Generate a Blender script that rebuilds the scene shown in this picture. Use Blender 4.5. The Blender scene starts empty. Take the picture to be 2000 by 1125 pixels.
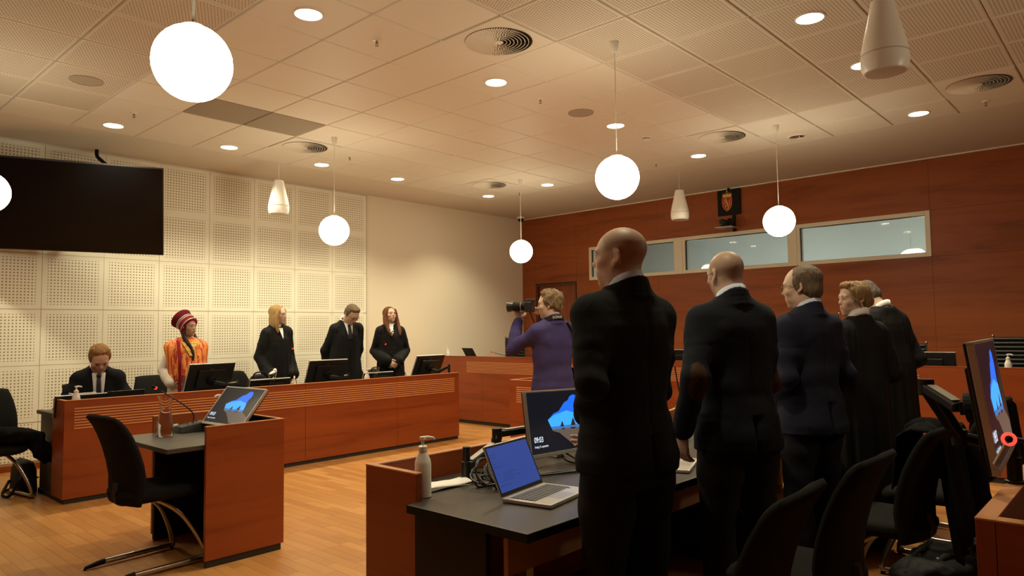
import bpy, bmesh, math, random
import numpy as np
from mathutils import Vector, Matrix, noise
PI = math.pi
C = bpy.context.scene.collection
sc = bpy.context.scene
random.seed(7)
rng = np.random.default_rng(5)
# ------------------------------------------------------------------ camera
cd = bpy.data.cameras.new('camera'); cam = bpy.data.objects.new('camera', cd); C.objects.link(cam)
cd.sensor_width = 36.0; cd.lens = 24.808; cd.clip_start = 0.05
CR, CU, CF = Vector((.674, -.738, -.013)), Vector((-.035, -.050, .998)), Vector((.738, .672, .060))
CF.normalize(); CR = (CR - CF*CR.dot(CF)).normalized(); CU = CR.cross(CF)
cam.matrix_world = Matrix((( CR.x, CU.x, -CF.x, 0), (CR.y, CU.y, -CF.y, 0), (CR.z, CU.z, -CF.z, 1.392), (0, 0, 0, 1)))
sc.camera = cam
# ------------------------------------------------------------------ world, lights, exposure
w = bpy.data.worlds.new('world'); sc.world = w; w.use_nodes = True
w.node_tree.nodes['Background'].inputs[0].default_value = (1, .75, .5, 1)
w.node_tree.nodes['Background'].inputs[1].default_value = .02
sc.view_settings.view_transform = 'Standard'; sc.view_settings.look = 'None'
sc.view_settings.gamma = 1; sc.view_settings.use_curve_mapping = False
sc.view_settings.exposure = 0.0
WARM = (1.0, .89, .60)
GLOBE_STRENGTH = 24.0
SPOT_POWER = 122.0
try:
    sc.cycles.max_bounces = 8; sc.cycles.diffuse_bounces = 5; sc.cycles.glossy_bounces = 4; sc.cycles.transmission_bounces = 8
    sc.cycles.caustics_reflective = False; sc.cycles.caustics_refractive = False
    sc.cycles.sample_clamp_indirect = 6; sc.cycles.use_denoising = True
except Exception: pass
# ------------------------------------------------------------------ materials
MATS = {}
def mat(name, col, rough=.5, metal=0., spec=.5, emit=None, es=1., alpha=None, trans=0., coat=0.):
    if name in MATS: return MATS[name]
    m = bpy.data.materials.new(name); m.use_nodes = True
    b = m.node_tree.nodes['Principled BSDF']
    b.inputs['Base Color'].default_value = (*col, 1); b.inputs['Roughness'].default_value = rough
    b.inputs['Metallic'].default_value = metal; b.inputs['Specular IOR Level'].default_value = spec
    b.inputs['Transmission Weight'].default_value = trans; b.inputs['Coat Weight'].default_value = coat
    if emit: b.inputs['Emission Color'].default_value = (*emit, 1); b.inputs['Emission Strength'].default_value = es
    MATS[name] = m; return m
def nd(m, t, **k):
    n = m.node_tree.nodes.new(t)
    for a, v in k.items():
        if a in n.inputs: n.inputs[a].default_value = v
        else: setattr(n, a, v)
    return n
def lk(m, a, b): m.node_tree.links.new(a, b)
def ramp(m, fac, stops):
    r = nd(m, 'ShaderNodeValToRGB')
    e = r.color_ramp.elements
    while len(e) < len(stops): e.new(.5)
    for i, (p, c) in enumerate(stops): e[i].position = p; e[i].color = (*c, 1)
    lk(m, fac, r.inputs[0]); return r.outputs[0]
def coords(m, scale, kind='Object'):
    t = nd(m, 'ShaderNodeTexCoord'); mp = nd(m, 'ShaderNodeMapping'); mp.inputs['Scale'].default_value = scale
    lk(m, t.outputs[kind], mp.inputs[0]); return mp.outputs[0]
def bump(m, h, strength, dist=.002):
    b = nd(m, 'ShaderNodeBump'); b.inputs['Strength'].default_value = strength; b.inputs['Distance'].default_value = dist
    lk(m, h, b.inputs['Height']); lk(m, b.outputs[0], m.node_tree.nodes['Principled BSDF'].inputs['Normal'])
def wood(name, axis, c1, c2, rough=.38, coarse=7., spec=.4):
    m = mat(name, c1, rough, spec=spec); b = m.node_tree.nodes['Principled BSDF']
    s = {'x': (.5, coarse, coarse), 'y': (coarse, .5, coarse), 'z': (coarse, coarse, .5)}[axis]
    f = {'x': (3, 90, 90), 'y': (90, 3, 90), 'z': (90, 90, 3)}[axis]
    n1 = nd(m, 'ShaderNodeTexNoise', Scale=1., Detail=4., Roughness=.6, Distortion=.6); lk(m, coords(m, s), n1.inputs['Vector'])
    n2 = nd(m, 'ShaderNodeTexNoise', Scale=1., Detail=2.); lk(m, coords(m, f), n2.inputs['Vector'])
    mx = nd(m, 'ShaderNodeMath', operation='MULTIPLY_ADD'); lk(m, n2.outputs[0], mx.inputs[0]); mx.inputs[1].default_value = .22; lk(m, n1.outputs[0], mx.inputs[2])
    lk(m, ramp(m, mx.outputs[0], [(.38, c2), (.6, c1), (.82, tuple(v*1.18 for v in c1))]), b.inputs['Base Color'])
    return m
CH1, CH2 = (.270, .058, .0125), (.175, .032, .0066)
W_X = wood('cherry veneer along x', 'x', CH1, CH2); W_Y = wood('cherry veneer along y', 'y', CH1, CH2)
W_WALL = wood('cherry wall panelling', 'y', (.31, .082, .022), (.20, .046, .012), .45, 5., .25)
W_Z = wood('cherry door veneer', 'z', (.235, .055, .014), (.15, .033, .008), .42, 9.)
W_LIP = mat('lit cherry edging', (.50, .20, .075), .45)  # lighter than the veneer: light falling on the top edges, put into the colour
W_SLAT = mat('lit pale slat wood', (.60, .26, .10), .5)  # paler wood, its colour also carrying the light caught by the groove edges
OAKR = [(.0, (.33, .14, .040)), (.3, (.44, .20, .060)), (.65, (.51, .245, .075)), (1., (.60, .32, .11))]
def oak(name, src):
    m = mat(name, (.5, .25, .08), .32, spec=.45); b = m.node_tree.nodes['Principled BSDF']
    f0 = nd(m, 'ShaderNodeObjectInfo').outputs['Random'] if src == 'rand' else nd(m, 'ShaderNodeAttribute', attribute_name='tone').outputs['Fac']
    fm = nd(m, 'ShaderNodeMath', operation='MULTIPLY_ADD'); lk(m, f0, fm.inputs[0]); fm.inputs[1].default_value = .55; fm.inputs[2].default_value = .22; f = fm.outputs[0]
    n = nd(m, 'ShaderNodeTexNoise', Scale=1., Detail=3., Roughness=.6)
    g = nd(m, 'ShaderNodeNewGeometry'); mp = nd(m, 'ShaderNodeMapping'); mp.inputs['Scale'].default_value = (60, 2.2, 1); lk(m, g.outputs['Position'], mp.inputs[0]); lk(m, mp.outputs[0], n.inputs['Vector'])
    a = nd(m, 'ShaderNodeMath', operation='MULTIPLY_ADD'); lk(m, n.outputs[0], a.inputs[0]); a.inputs[1].default_value = .5; lk(m, f, a.inputs[2])
    s = nd(m, 'ShaderNodeMath', operation='SUBTRACT'); lk(m, a.outputs[0], s.inputs[0]); s.inputs[1].default_value = .25
    lk(m, ramp(m, s.outputs[0], OAKR), b.inputs['Base Color']); return m
OAK_R, OAK_A = oak('oak stave', 'rand'), oak('oak stave joined', 'attr')
OAK_J = mat('oak joint', (.16, .065, .018), .6)
CEIL = mat('ceiling tile white', (.80, .74, .64), .55, spec=.3)
CEILB = mat('ceiling plaster', (.74, .66, .56), .7, spec=.2)
CEILD = mat('brown grille tile', (.33, .27, .20), .7)
def dotmat(name, base, hole, pitch, rad, margin, half, plane='xz', hexa=False, rough=.7):
    m = mat(name, base, rough, spec=.25); b = m.node_tree.nodes['Principled BSDF']
    t = nd(m, 'ShaderNodeTexCoord'); sp = nd(m, 'ShaderNodeSeparateXYZ'); lk(m, t.outputs['Object'], sp.inputs[0])
    U = sp.outputs[0]; V = sp.outputs[2 if plane == 'xz' else 1]
    def M(op, a, b2=None, c=None):
        n = nd(m, 'ShaderNodeMath', operation=op)
        for i, v in enumerate((a, b2, c)):
            if v is None: continue
            if isinstance(v, (int, float)): n.inputs[i].default_value = v
            else: lk(m, v, n.inputs[i])
        return n.outputs[0]
    u = M('MULTIPLY', U, 1/pitch); v = M('MULTIPLY', V, 1/pitch)
    if hexa: u = M('ADD', u, M('MULTIPLY', M('FLOORED_MODULO', M('FLOOR', v), 2.), .5))
    du = M('SUBTRACT', M('FRACT', u), .5); dv = M('SUBTRACT', M('FRACT', v), .5)
    d = M('SQRT', M('ADD', M('MULTIPLY', du, du), M('MULTIPLY', dv, dv)))
    inside = M('LESS_THAN', d, rad/pitch)
    edge = M('MULTIPLY', M('LESS_THAN', M('ABSOLUTE', U), half - margin), M('LESS_THAN', M('ABSOLUTE', V), half - margin))
    f = M('MULTIPLY', inside, edge)
    mix = nd(m, 'ShaderNodeMix', data_type='RGBA'); lk(m, f, mix.inputs[0]); mix.inputs[6].default_value = (*base, 1); mix.inputs[7].default_value = (*hole, 1)
    lk(m, mix.outputs[2], b.inputs['Base Color'])
    h = M('SUBTRACT', 1., f); bump(m, h, .6, .004)
    return m
PERF = dotmat('perforated wall panel', (.93, .91, .76), (.38, .31, .19), .033, .0082, .052, .3)
CPERF = dotmat('perforated ceiling tile', (.72, .65, .55), (.33, .26, .18), .0222, .0060, .032, .3, 'xy', True)
PAINT = mat('cream wall paint', (.87, .79, .63), .75, spec=.2)
TRIMW = mat('cream trim', (.80, .74, .60), .5)
FRAME = mat('cream window frame', (.76, .68, .52), .45)
BLACK = mat('black plastic', (.010, .0095, .009), .42)
BLACKM = mat('matt black', (.007, .0068, .0065), .7, spec=.25)
KICK = mat('black kick board', (.018, .015, .012), .6)
DESKTOP = mat('charcoal laminate', (.060, .052, .045), .36, spec=.5)
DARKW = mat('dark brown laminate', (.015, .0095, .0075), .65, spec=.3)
UNDER = mat('raw brown board', (.36, .19, .085), .6)
GREYEND = mat('grey desk end', (.075, .066, .048), .55)
SILVER = mat('silver plastic', (.55, .52, .48), .35, metal=.6)
CHROME = mat('brushed steel tube', (.46, .42, .37), .28, metal=1.)
DGREY = mat('dark grey rubber', (.03, .03, .03), .7)
WHITEP = mat('white plastic', (.86, .83, .77), .35)
PAPER = mat('white paper', (.92, .90, .86), .8)
GLOBE = mat('opal globe', (.9, .9, .9), .4, emit=(1.0, .89, .62), es=GLOBE_STRENGTH)
LAMPD = mat('downlight diffuser', (.9, .9, .9), .4, emit=(1., .84, .62), es=20.)
REFL = mat('lamp reflector', (.8, .8, .8), .12, metal=1.)
RED = mat('red led', (.8, .02, .01), .4, emit=(1., .03, .02), es=2.2)
REDRING = mat('red ring light', (.9, .1, .06), .4, emit=(1., .09, .06), es=1.1)
SCREENB = mat('dark screen glass', (.004, .004, .005), .1, spec=.35)
def fabric(name, col, rough=.9, sc_=220., st=.25, spec=.12):
    m = mat(name, col, rough, spec=spec)
    n = nd(m, 'ShaderNodeTexNoise', Scale=sc_, Detail=2.); lk(m, coords(m, (1, 1, 1)), n.inputs['Vector'])
    n2 = nd(m, 'ShaderNodeTexNoise', Scale=9., Detail=3., Distortion=.8); lk(m, coords(m, (1, 1, .55)), n2.inputs['Vector'])
    a = nd(m, 'ShaderNodeMath', operation='MULTIPLY_ADD'); lk(m, n.outputs[0], a.inputs[0]); a.inputs[1].default_value = .06; lk(m, n2.outputs[0], a.inputs[2])
    bump(m, a.outputs[0], st, .03); return m
SEATF = fabric('black seat fabric', (.0115, .0110, .0105), .95, 400., .05, .12)
COATF = fabric('black coat cloth', (.0062, .0062, .0068), .95, 220., .25, .08)
ROBEF = fabric('black robe cloth', (.0080, .0082, .0090), .8, 300., .3, .2)
GLASS = mat('clear glass', (.97, .98, .97), .02, trans=1.); GLASS.node_tree.nodes['Principled BSDF'].inputs['IOR'].default_value = 1.3
def paneglass():
    m = bpy.data.materials.new('window pane glass'); m.use_nodes = True; t = m.node_tree; t.nodes.clear()
    o = t.nodes.new('ShaderNodeOutputMaterial'); mx = t.nodes.new('ShaderNodeMixShader'); a = t.nodes.new('ShaderNodeBsdfTransparent'); g = t.nodes.new('ShaderNodeBsdfGlossy'); f = t.nodes.new('ShaderNodeFresnel')
    a.inputs[0].default_value = (.90, .94, .91, 1); g.inputs['Roughness'].default_value = .03; f.inputs[0].default_value = 1.5
    t.links.new(f.outputs[0], mx.inputs[0]); t.links.new(a.outputs[0], mx.inputs[1]); t.links.new(g.outputs[0], mx.inputs[2]); t.links.new(mx.outputs[0], o.inputs[0])
    return m
PANE = paneglass()
def em(name, col, s=1.):
    return mat(name, (0.004, .004, .004), .25, emit=col, es=s)
# ------------------------------------------------------------------ mesh helpers
def basis(d):
    d = Vector(d).normalized(); a = Vector((0, 0, 1)) if abs(d.z) < .95 else Vector((1, 0, 0))
    x = d.cross(a).normalized(); return x, x.cross(d).normalized()
class M:
    def __init__(s): s.v = []; s.f = []; s.mi = []; s.cur = 0
    def add(s, vs, fs, T=None):
        k = len(s.v)
        s.v += [tuple(T @ Vector(p)) if T is not None else tuple(p) for p in vs]
        s.f += [tuple(i + k for i in q) for q in fs]; s.mi += [s.cur]*len(fs); return s
    def m(s, i): s.cur = i; return s
    def box(s, x0, x1, y0, y1, z0, z1, T=None):
        vs = [(x, y, z) for z in (z0, z1) for y in (y0, y1) for x in (x0, x1)]
        return s.add(vs, [(0, 2, 3, 1), (4, 5, 7, 6), (0, 1, 5, 4), (2, 6, 7, 3), (0, 4, 6, 2), (1, 3, 7, 5)], T)
    def tube(s, pts, r, n=10, cap=True, closed=False, T=None):
        pts = [Vector(p) for p in pts]; N = len(pts); rs = r if isinstance(r, (list, tuple)) else [r]*N
        vs = []; fs = []; X = None
        for i, p in enumerate(pts):
            d = (pts[(i+1) % N] - pts[i-1]) if closed else (pts[min(i+1, N-1)] - pts[max(i-1, 0)])
            if d.length < 1e-9: d = Vector((0, 0, 1))
            d.normalize()
            if X is None: X, _ = basis(d)
            X = (X - d*X.dot(d)); X = X.normalized() if X.length > 1e-6 else basis(d)[0]
            Y = d.cross(X)
            for k in range(n):
                a = 2*PI*k/n; vs.append(p + (X*math.cos(a) + Y*math.sin(a))*rs[i])
        for i in range(N if closed else N-1):
            j = (i+1) % N
            for k in range(n): fs.append((i*n+k, i*n+(k+1) % n, j*n+(k+1) % n, j*n+k))
        if cap and not closed: fs.append(tuple(range(n))[::-1]); fs.append(tuple((N-1)*n+k for k in range(n)))
        return s.add(vs, fs, T)
    def lathe(s, prof, n=20, c=(0, 0, 0), T=None, a0=0.):
        vs = []; fs = []; K = len(prof)
        for r, z in prof:
            for k in range(n): a = 2*PI*k/n + a0; vs.append((c[0]+r*math.cos(a), c[1]+r*math.sin(a), c[2]+z))
        for i in range(K-1):
            for k in range(n): fs.append((i*n+k, i*n+(k+1) % n, (i+1)*n+(k+1) % n, (i+1)*n+k))
        if prof[0][0] > 1e-5: fs.append(tuple(range(n))[::-1])
        if prof[-1][0] > 1e-5: fs.append(tuple((K-1)*n+k for k in range(n)))
        return s.add(vs, fs, T)
    def ell(s, c, r, T=None, n=16, R=None):
        vs = []; fs = []; h = n//2
        if isinstance(r, (int, float)): r = (r, r, r)
        for i in range(1, h):
            t = PI*i/h
            for k in range(n):
                a = 2*PI*k/n; q = Vector((r[0]*math.sin(t)*math.cos(a), r[1]*math.sin(t)*math.sin(a), -r[2]*math.cos(t)))
                if R is not None: q = R @ q
                vs.append(q + Vector(c))
        b = Vector((0, 0, -r[2])); tp = Vector((0, 0, r[2]))
        if R is not None: b = R @ b; tp = R @ tp
        vs += [b + Vector(c), tp + Vector(c)]; B = len(vs)-2
        for i in range(h-2):
            for k in range(n): fs.append((i*n+k, i*n+(k+1) % n, (i+1)*n+(k+1) % n, (i+1)*n+k))
        for k in range(n):
            fs.append((B, (k+1) % n, k)); fs.append((B+1, (h-2)*n+k, (h-2)*n+(k+1) % n))
        return s.add(vs, fs, T)
    def loft(s, secs, n=28, p=2.3, T=None, fn=None, cap=True):
        # secs: (z, half width, half depth, y offset[, x offset]) super-ellipse sections
        vs = []; fs = []
        for q in secs:
            z, a, b, y0 = q[:4]; x0 = q[4] if len(q) > 4 else 0
            for k in range(n):
                t = 2*PI*k/n; cx, sy = math.cos(t), math.sin(t)
                x = math.copysign(abs(cx)**(2/p), cx)*a; y = math.copysign(abs(sy)**(2/p), sy)*b
                if fn: f = fn(t, z); x *= f; y *= f
                vs.append((x0+x, y0+y, z))
        N = len(secs)
        for i in range(N-1):
            for k in range(n): fs.append((i*n+k, i*n+(k+1) % n, (i+1)*n+(k+1) % n, (i+1)*n+k))
        if cap: fs.append(tuple(range(n))[::-1]); fs.append(tuple((N-1)*n+k for k in range(n)))
        return s.add(vs, fs, T)
    def prism(s, poly, d, T=None):   # polygon in xz plane extruded along +y by d
        n = len(poly); vs = [(x, 0, z) for x, z in poly] + [(x, d, z) for x, z in poly]
        return s.add(vs, [tuple(range(n)), tuple(range(n, 2*n))[::-1]] + [(i, i+n, (i+1) % n + n, (i+1) % n) for i in range(n)], T)
    def poly(s, pts, T=None): return s.add(pts, [tuple(range(len(pts)))], T)
    def mesh(s, name, off=None):
        me = bpy.data.meshes.new(name)
        vs = s.v if off is None else [(a-off[0], b-off[1], c-off[2]) for a, b, c in s.v]
        me.from_pydata(vs, [], s.f); me.polygons.foreach_set('material_index', s.mi); me.update()
        return me
    def build(s, name, mats, parent=None, smooth=False, bevel=0., local=False, angle=40, **props):
        off = None
        if parent is not None and not local: off = parent.location if parent.parent is None else (Vector(parent.location) + Vector(parent.parent.location))
        me = s.mesh(name, off); fixn(me)
        return link(name, me, mats, parent, smooth, bevel, angle, **props)
def fixn(me):
    b = bmesh.new(); b.from_mesh(me); bmesh.ops.recalc_face_normals(b, faces=b.faces[:]); b.to_mesh(me); b.free()
def link(name, me, mats, parent=None, smooth=False, bevel=0., angle=40, **props):
    o = bpy.data.objects.new(name, me); C.objects.link(o)
    for m_ in (mats if isinstance(mats, (list, tuple)) else [mats]): me.materials.append(m_)
    if parent is not None: o.parent = parent
    if smooth:
        me.polygons.foreach_set('use_smooth', [True]*len(me.polygons))
        if angle < 180:
            try: me.set_sharp_from_angle(angle=math.radians(angle))
            except Exception: pass
    if bevel:
        b = o.modifiers.new('bevel', 'BEVEL'); b.width = bevel; b.segments = 2; b.limit_method = 'ANGLE'; b.angle_limit = .7
    for k, v in props.items(): o[k] = v
    return o
def thing(name, label, cat, loc=(0, 0, 0), rz=0., group=None):
    o = bpy.data.objects.new(name, None); C.objects.link(o); o.location = loc; o.rotation_euler = (0, 0, rz); o.empty_display_size = .1
    o['label'] = label; o['category'] = cat
    if group: o['group'] = group
    return o
def dup(root, loc, rz, label, group=None):
    r = root.copy(); C.objects.link(r); r.location = loc; r.rotation_euler = (0, 0, rz); r['label'] = label
    if group: r['group'] = group
    for ch in list(root.children):
        c = ch.copy(); C.objects.link(c); c.parent = r
        for g in list(ch.children):
            d = g.copy(); C.objects.link(d); d.parent = c
    return r
def text_mesh(body, size, ext=.0006, font_sx=1., shear=0.):
    cu = bpy.data.curves.new('txt', 'FONT'); cu.body = body; cu.size = size; cu.extrude = ext; cu.align_x = 'LEFT'; cu.shear = shear; cu.resolution_u = 3
    o = bpy.data.objects.new('txt', cu); C.objects.link(o)
    bpy.context.view_layer.update()
    me = bpy.data.meshes.new_from_object(o.evaluated_get(bpy.context.evaluated_depsgraph_get()))
    bpy.data.objects.remove(o)
    vs = [(v.co.x*font_sx, v.co.y, v.co.z) for v in me.vertices]; fs = [tuple(p.vertices) for p in me.polygons]
    bpy.data.meshes.remove(me); return vs, fs
def catmull(pts, k=6):
    P = [Vector(p) for p in pts]; P = [P[0]*2-P[1]] + P + [P[-1]*2-P[-2]]; out = []
    for i in range(1, len(P)-2):
        a, b, c, d = P[i-1:i+3]
        for j in range(k):
            t = j/k; out.append(.5*((2*b) + (c-a)*t + (2*a-5*b+4*c-d)*t*t + (3*b-a-3*c+d)*t**3))
    out.append(P[-2]); return out
# ================================================================== ROOM
ZC, YL, XR = 3.485, 8.824, 9.99
X0, Y0 = -2.4, -2.6
# ---- floor
fl = M().box(X0, XR, Y0, YL, -.08, -.004).build('floor', OAK_J, kind='structure')
def seen(x, y, z):
    d = Vector((x, y, z-1.392)); wv = d.dot(CF)
    if wv < .3: return None
    return 1000+1378.2*d.dot(CR)/wv, 562.5-1378.2*d.dot(CU)/wv
staves = []
SW = .0765
for i in range(int((XR-X0)/SW)):
    y = Y0 - random.random()*.45; x = X0+.002+i*SW
    while y < YL:
        L = random.choice((.32, .38, .44, .5, .56)); a, b = max(y, Y0), min(y+L, YL)
        if b-a > .03: staves.append((x, a, b))
        y += L
sm = M().box(0, 1, 0, 1, 0, 1).mesh('stave'); fixn(sm); sm.materials.append(OAK_R)
cand = []
for k, (x, a, b) in enumerate(staves):
    p = seen(x+.03, (a+b)/2, 0)
    if p and -20 < p[0] < 724 and 800 < p[1] < 1140 and not (1.93 < x < 2.4 and 4.25 < a < 5.0): cand.append(((x*x+a*a), k))
    elif p and 1690 < p[0] < 1930 and 900 < p[1] < 1130: cand.append(((x*x+a*a)*.8, k))
cand = set(k for _, k in sorted(cand)[:300])
rest = M(); tones = []
for k, (x, a, b) in enumerate(staves):
    dz = random.random()*.0005
    if k in cand:
        o = bpy.data.objects.new('stave', sm); C.objects.link(o); o.parent = fl
        o.location = (x, a+.0006, -.014); o.scale = (SW-.0012, b-a-.0012, .014+dz-.0005)
    else:
        rest.box(x, x+SW-.0012, a+.0006, b-.0006, -.006, dz-.0005); tones += [random.random()]*8
ro = rest.build('staves', OAK_A, fl, kind='stuff')
at = ro.data.attributes.new('tone', 'FLOAT', 'POINT'); at.data.foreach_set('value', tones)
# ---- ceiling: plaster slab, grid and tiles
PX = [2.157+.594*k for k in range(-6, 11)]; PY = [7.87-.594*k for k in range(0, 17)]
cb = M()
cb.box(X0, XR, Y0, YL, ZC+.012, ZC+.1)
cb.box(X0, PX[0], Y0, YL, ZC, ZC+.011); cb.box(PX[-1], XR, Y0, YL, ZC, ZC+.011)
cb.box(PX[0], PX[-1], PY[0], YL, ZC, ZC+.011); cb.box(PX[0], PX[-1], Y0, PY[-1], ZC, ZC+.011)
ce = cb.build('ceiling', CEILB, kind='structure')
def tilemesh(m_):
    t = M(); h = .2935; e = .006
    vs = [(-h, -h, .009), (h, -h, .009), (h, h, .009), (-h, h, .009), (-h+e, -h+e, 0), (h-e, -h+e, 0), (h-e, h-e, 0), (-h+e, h-e, 0)]
    t.add(vs, [(4, 7, 6, 5), (0, 4, 5, 1), (1, 5, 6, 2), (2, 6, 7, 3), (3, 7, 4, 0)]); me = t.mesh('ceiling_tile'); me.materials.append(m_); return me
TP, TH, TD = tilemesh(CEIL), tilemesh(CPERF), tilemesh(CEILD)
for i in range(len(PX)-1):
    for j in range(len(PY)-1):
        cx, cy = PX[i]+.297, PY[j]-.297
        perf = (cx < 2.15 and cy < 7.27) or (cy < 3.11 and cx < 6.9)
        if abs(cx-7.206) < .1 and abs(cy-1.04) < .1: perf = False
        me = TH if perf else TP
        if 2.7 < cx < 3.95 and 6.05 < cy < 6.7: me = TD
        o = bpy.data.objects.new('dark_grille_tile' if me is TD else 'ceiling_tile', me); C.objects.link(o); o.parent = ce; o.location = (cx, cy, ZC-.001)
        if me is TH: o['label'] = 'ceiling tile with rows of small holes'
        if me is TD: o['label'] = 'brown return air tile'
# ---- left wall with perforated acoustic panels
wl = M().box(X0, XR+.2, YL+.012, YL+.15, -.05, 3.6).build('wall_left', TRIMW, kind='structure')
PXW = [6.41-.603*k for k in range(0, 12)]; PZ = [.49, 1.085, 1.685, 2.28, 2.87]
pm = M().box(-.2985, .2985, 0, .02, -.2955, .2955).mesh('panel'); fixn(pm); pm.materials.append(PERF)
pl = M().box(-.2985, .2985, 0, .02, -.197, .197).mesh('panel low'); fixn(pl); pl.materials.append(PERF)
for k in range(11):
    for z in PZ:
        o = bpy.data.objects.new('wall_panel', pm); C.objects.link(o); o.parent = wl; o.location = (PXW[k]-.3015, YL, z+.2985)
    o = bpy.data.objects.new('wall_panel', pl); C.objects.link(o); o.parent = wl; o.location = (PXW[k]-.3015, YL, .285)
M().box(6.455, XR, YL-.004, YL+.02, .06, ZC).build('painted_panel', PAINT, wl, label='plain cream painted section of wall')
M().box(6.415, 6.45, YL-.014, YL+.02, .06, ZC).build('trim_1', TRIMW, kind='structure', bevel=.003)
M().box(X0, XR, YL-.012, YL+.012, 0, .062).build('baseboard_left', W_X, kind='structure', bevel=.002)
# ---- right wall: cherry panelling, windows, door
yw = [2.02, 3.672, 5.452, 7.262]; z0, z1 = 2.245, 2.822
wr = M()
wr.box(XR+.012, XR+.15, Y0, 7.57, -.05, z0); wr.box(XR+.012, XR+.15, 8.48, YL+.15, -.05, z0); wr.box(XR+.012, XR+.15, 7.57, 8.48, 2.225, z0)
wr.box(XR+.012, XR+.15, Y0, YL+.15, z1, 3.6); wr.box(XR+.012, XR+.15, Y0, yw[0], z0, z1); wr.box(XR+.012, XR+.15, yw[3], YL+.15, z0, z1)
wr = wr.build('wall_right', DARKW, kind='structure')
cols = [(-2.6, -1.6), (-1.6, .2), (.2, 2.02), (2.02, 3.672), (3.672, 5.9), (5.9, 7.262), (7.262, 7.55), (7.55, 8.5), (8.5, 8.82)]
g = .0012
for a, b in cols:
    rows = [(0, 1.12), (1.12, z0), (z0, z1), (z1, 3.468)]
    if a == 7.55: rows = [(2.245, z1), (z1, 3.468)]
    for c_, d_ in rows:
        if c_ == z0 and 2.0 < a and b < 7.27: continue
        M().box(XR, XR+.012, a+g, b-g, c_+g, d_-g).build('veneer_panel', W_WALL, wr)
M().box(XR-.02, XR+.012, Y0, YL, 3.468, ZC).build('trim_2', TRIMW, kind='structure', bevel=.003)
fr = [(yw[2], yw[3], .05, .13), (yw[1], yw[2], .13, .05), (yw[0], yw[1], .045, .045)]
fr = [(yw[2], yw[3], .15, .05), (yw[1], yw[2], .13, .045), (yw[0], yw[1], .06, .045)]
for i, (a, b, lo, hi) in enumerate(fr):
    t = .055; k = M()
    k.box(XR-.014, XR+.12, a+.001, a+lo, z0, z1); k.box(XR-.014, XR+.12, b-hi, b-.001, z0, z1)
    k.box(XR-.014, XR+.12, a+lo, b-hi, z0, z0+t); k.box(XR-.014, XR+.12, a+lo, b-hi, z1-t, z1)
    f = k.build('window_%d' % (i+1), FRAME, kind='structure', bevel=.004)
    gk = M(); q = .006
    gk.box(XR+.02, XR+.045, a+lo, a+lo+q, z0+t, z1-t); gk.box(XR+.02, XR+.045, b-hi-q, b-hi, z0+t, z1-t); gk.box(XR+.02, XR+.045, a+lo, b-hi, z1-t-q, z1-t)
    gk.build('gasket', BLACKM, f)
    M().box(XR+.028, XR+.034, a+lo, b-hi, z0+t, z1-t).build('pane', PANE, f)
d1 = M().box(XR+.05, XR+.09, 7.60, 8.45, .005, 2.195).build('door_1', W_Z, kind='structure')
k = M(); k.box(XR-.004, XR+.09, 7.565, 7.60, 0, 2.23); k.box(XR-.004, XR+.09, 8.45, 8.485, 0, 2.23); k.box(XR-.004, XR+.09, 7.60, 8.45, 2.195, 2.23)
k.build('door_frame', mat('dark cherry frame', (.10, .026, .008), .45), d1, bevel=.002)
M().box(XR+.0, XR+.05, 7.66, 7.69, .98, 1.01).tube([(XR+.005, 7.675, .995), (XR-.05, 7.675, .995), (XR-.05, 7.79, .995)], .01).build('door_handle', SILVER, d1)
# ---- walls behind the camera
M().box(X0-.15, X0, Y0, YL+.1, -.05, 3.6).build('wall_back', W_Y, kind='structure')
M().box(X0, XR+.15, Y0-.15, Y0, -.05, 3.6).build('wall_near', W_X, kind='structure')
# ---- room seen through the high windows
RG = mat('grey green far room paint', (.62, .63, .59), .8, spec=.2)
k = M(); k.box(14.0, 14.1, .2, 9.2, 0, 3.7); k.box(XR+.15, 14.1, .1, .2, 0, 3.7); k.box(XR+.15, 14.1, 9.2, 9.3, 0, 3.7); k.box(XR+.15, 14.1, .2, 9.2, 3.4, 3.5)
k.build('wall_beyond', RG, kind='structure')
# ---- ceiling fittings
def disc(name, r, m_): return M().lathe([(r, .0), (r, -.006), (r*.96, -.008), (0, -.008)], 32)
def spot(x, y, power=SPOT_POWER, z=ZC-.03, size=122, blend=.6, col=WARM):
    l = bpy.data.lights.new('lamp', 'SPOT'); l.energy = power; l.color = col; l.spot_size = math.radians(size); l.spot_blend = blend; l.shadow_soft_size = .07
    o = bpy.data.objects.new('lamp', l); C.objects.link(o); o.location = (x, y, z); return o
DL = [(2.454, 4.009, 'between the near globe and the slotted ceiling tiles'), (4.236, 4.009, 'in the middle of the plain ceiling'), (4.83, 1.633, 'in the perforated tiles left of the big hanging speaker'), (6.018, 1.633, 'partly behind the big hanging speaker'),
      (6.018, 4.009, 'behind the cord of the middle globe'), (7.80, 1.633, 'nearest the right end of the cherry wall'), (2.454, 7.573, 'above the wall screen'), (3.642, 7.573, 'second from the wall screen'),
      (4.83, 7.573, 'just behind the globe near the perforated wall'), (6.018, 7.573, 'above the join of perforated and painted wall'), (7.80, 7.573, 'in the far ceiling corner'), (7.80, 6.385, 'left of the middle globe along the cherry wall'), (7.80, 4.009, 'above the small speaker by the cherry wall')]
for x, y, lab in DL:
    t = thing('downlight', 'round lit downlight ' + lab, 'lamp', (x, y, ZC-.001), 0, 'downlights in the ceiling')
    M().lathe([(.098, .0), (.098, -.006), (.088, -.009), (.084, -.003), (.084, 0)], 32).build('rim', WHITEP, t, True, local=True)
    M().lathe([(0, -.0025), (.085, -.0025), (.085, -.001), (0, -.001)], 32).build('diffuser', LAMPD, t, local=True)
    spot(x, y)
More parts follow.
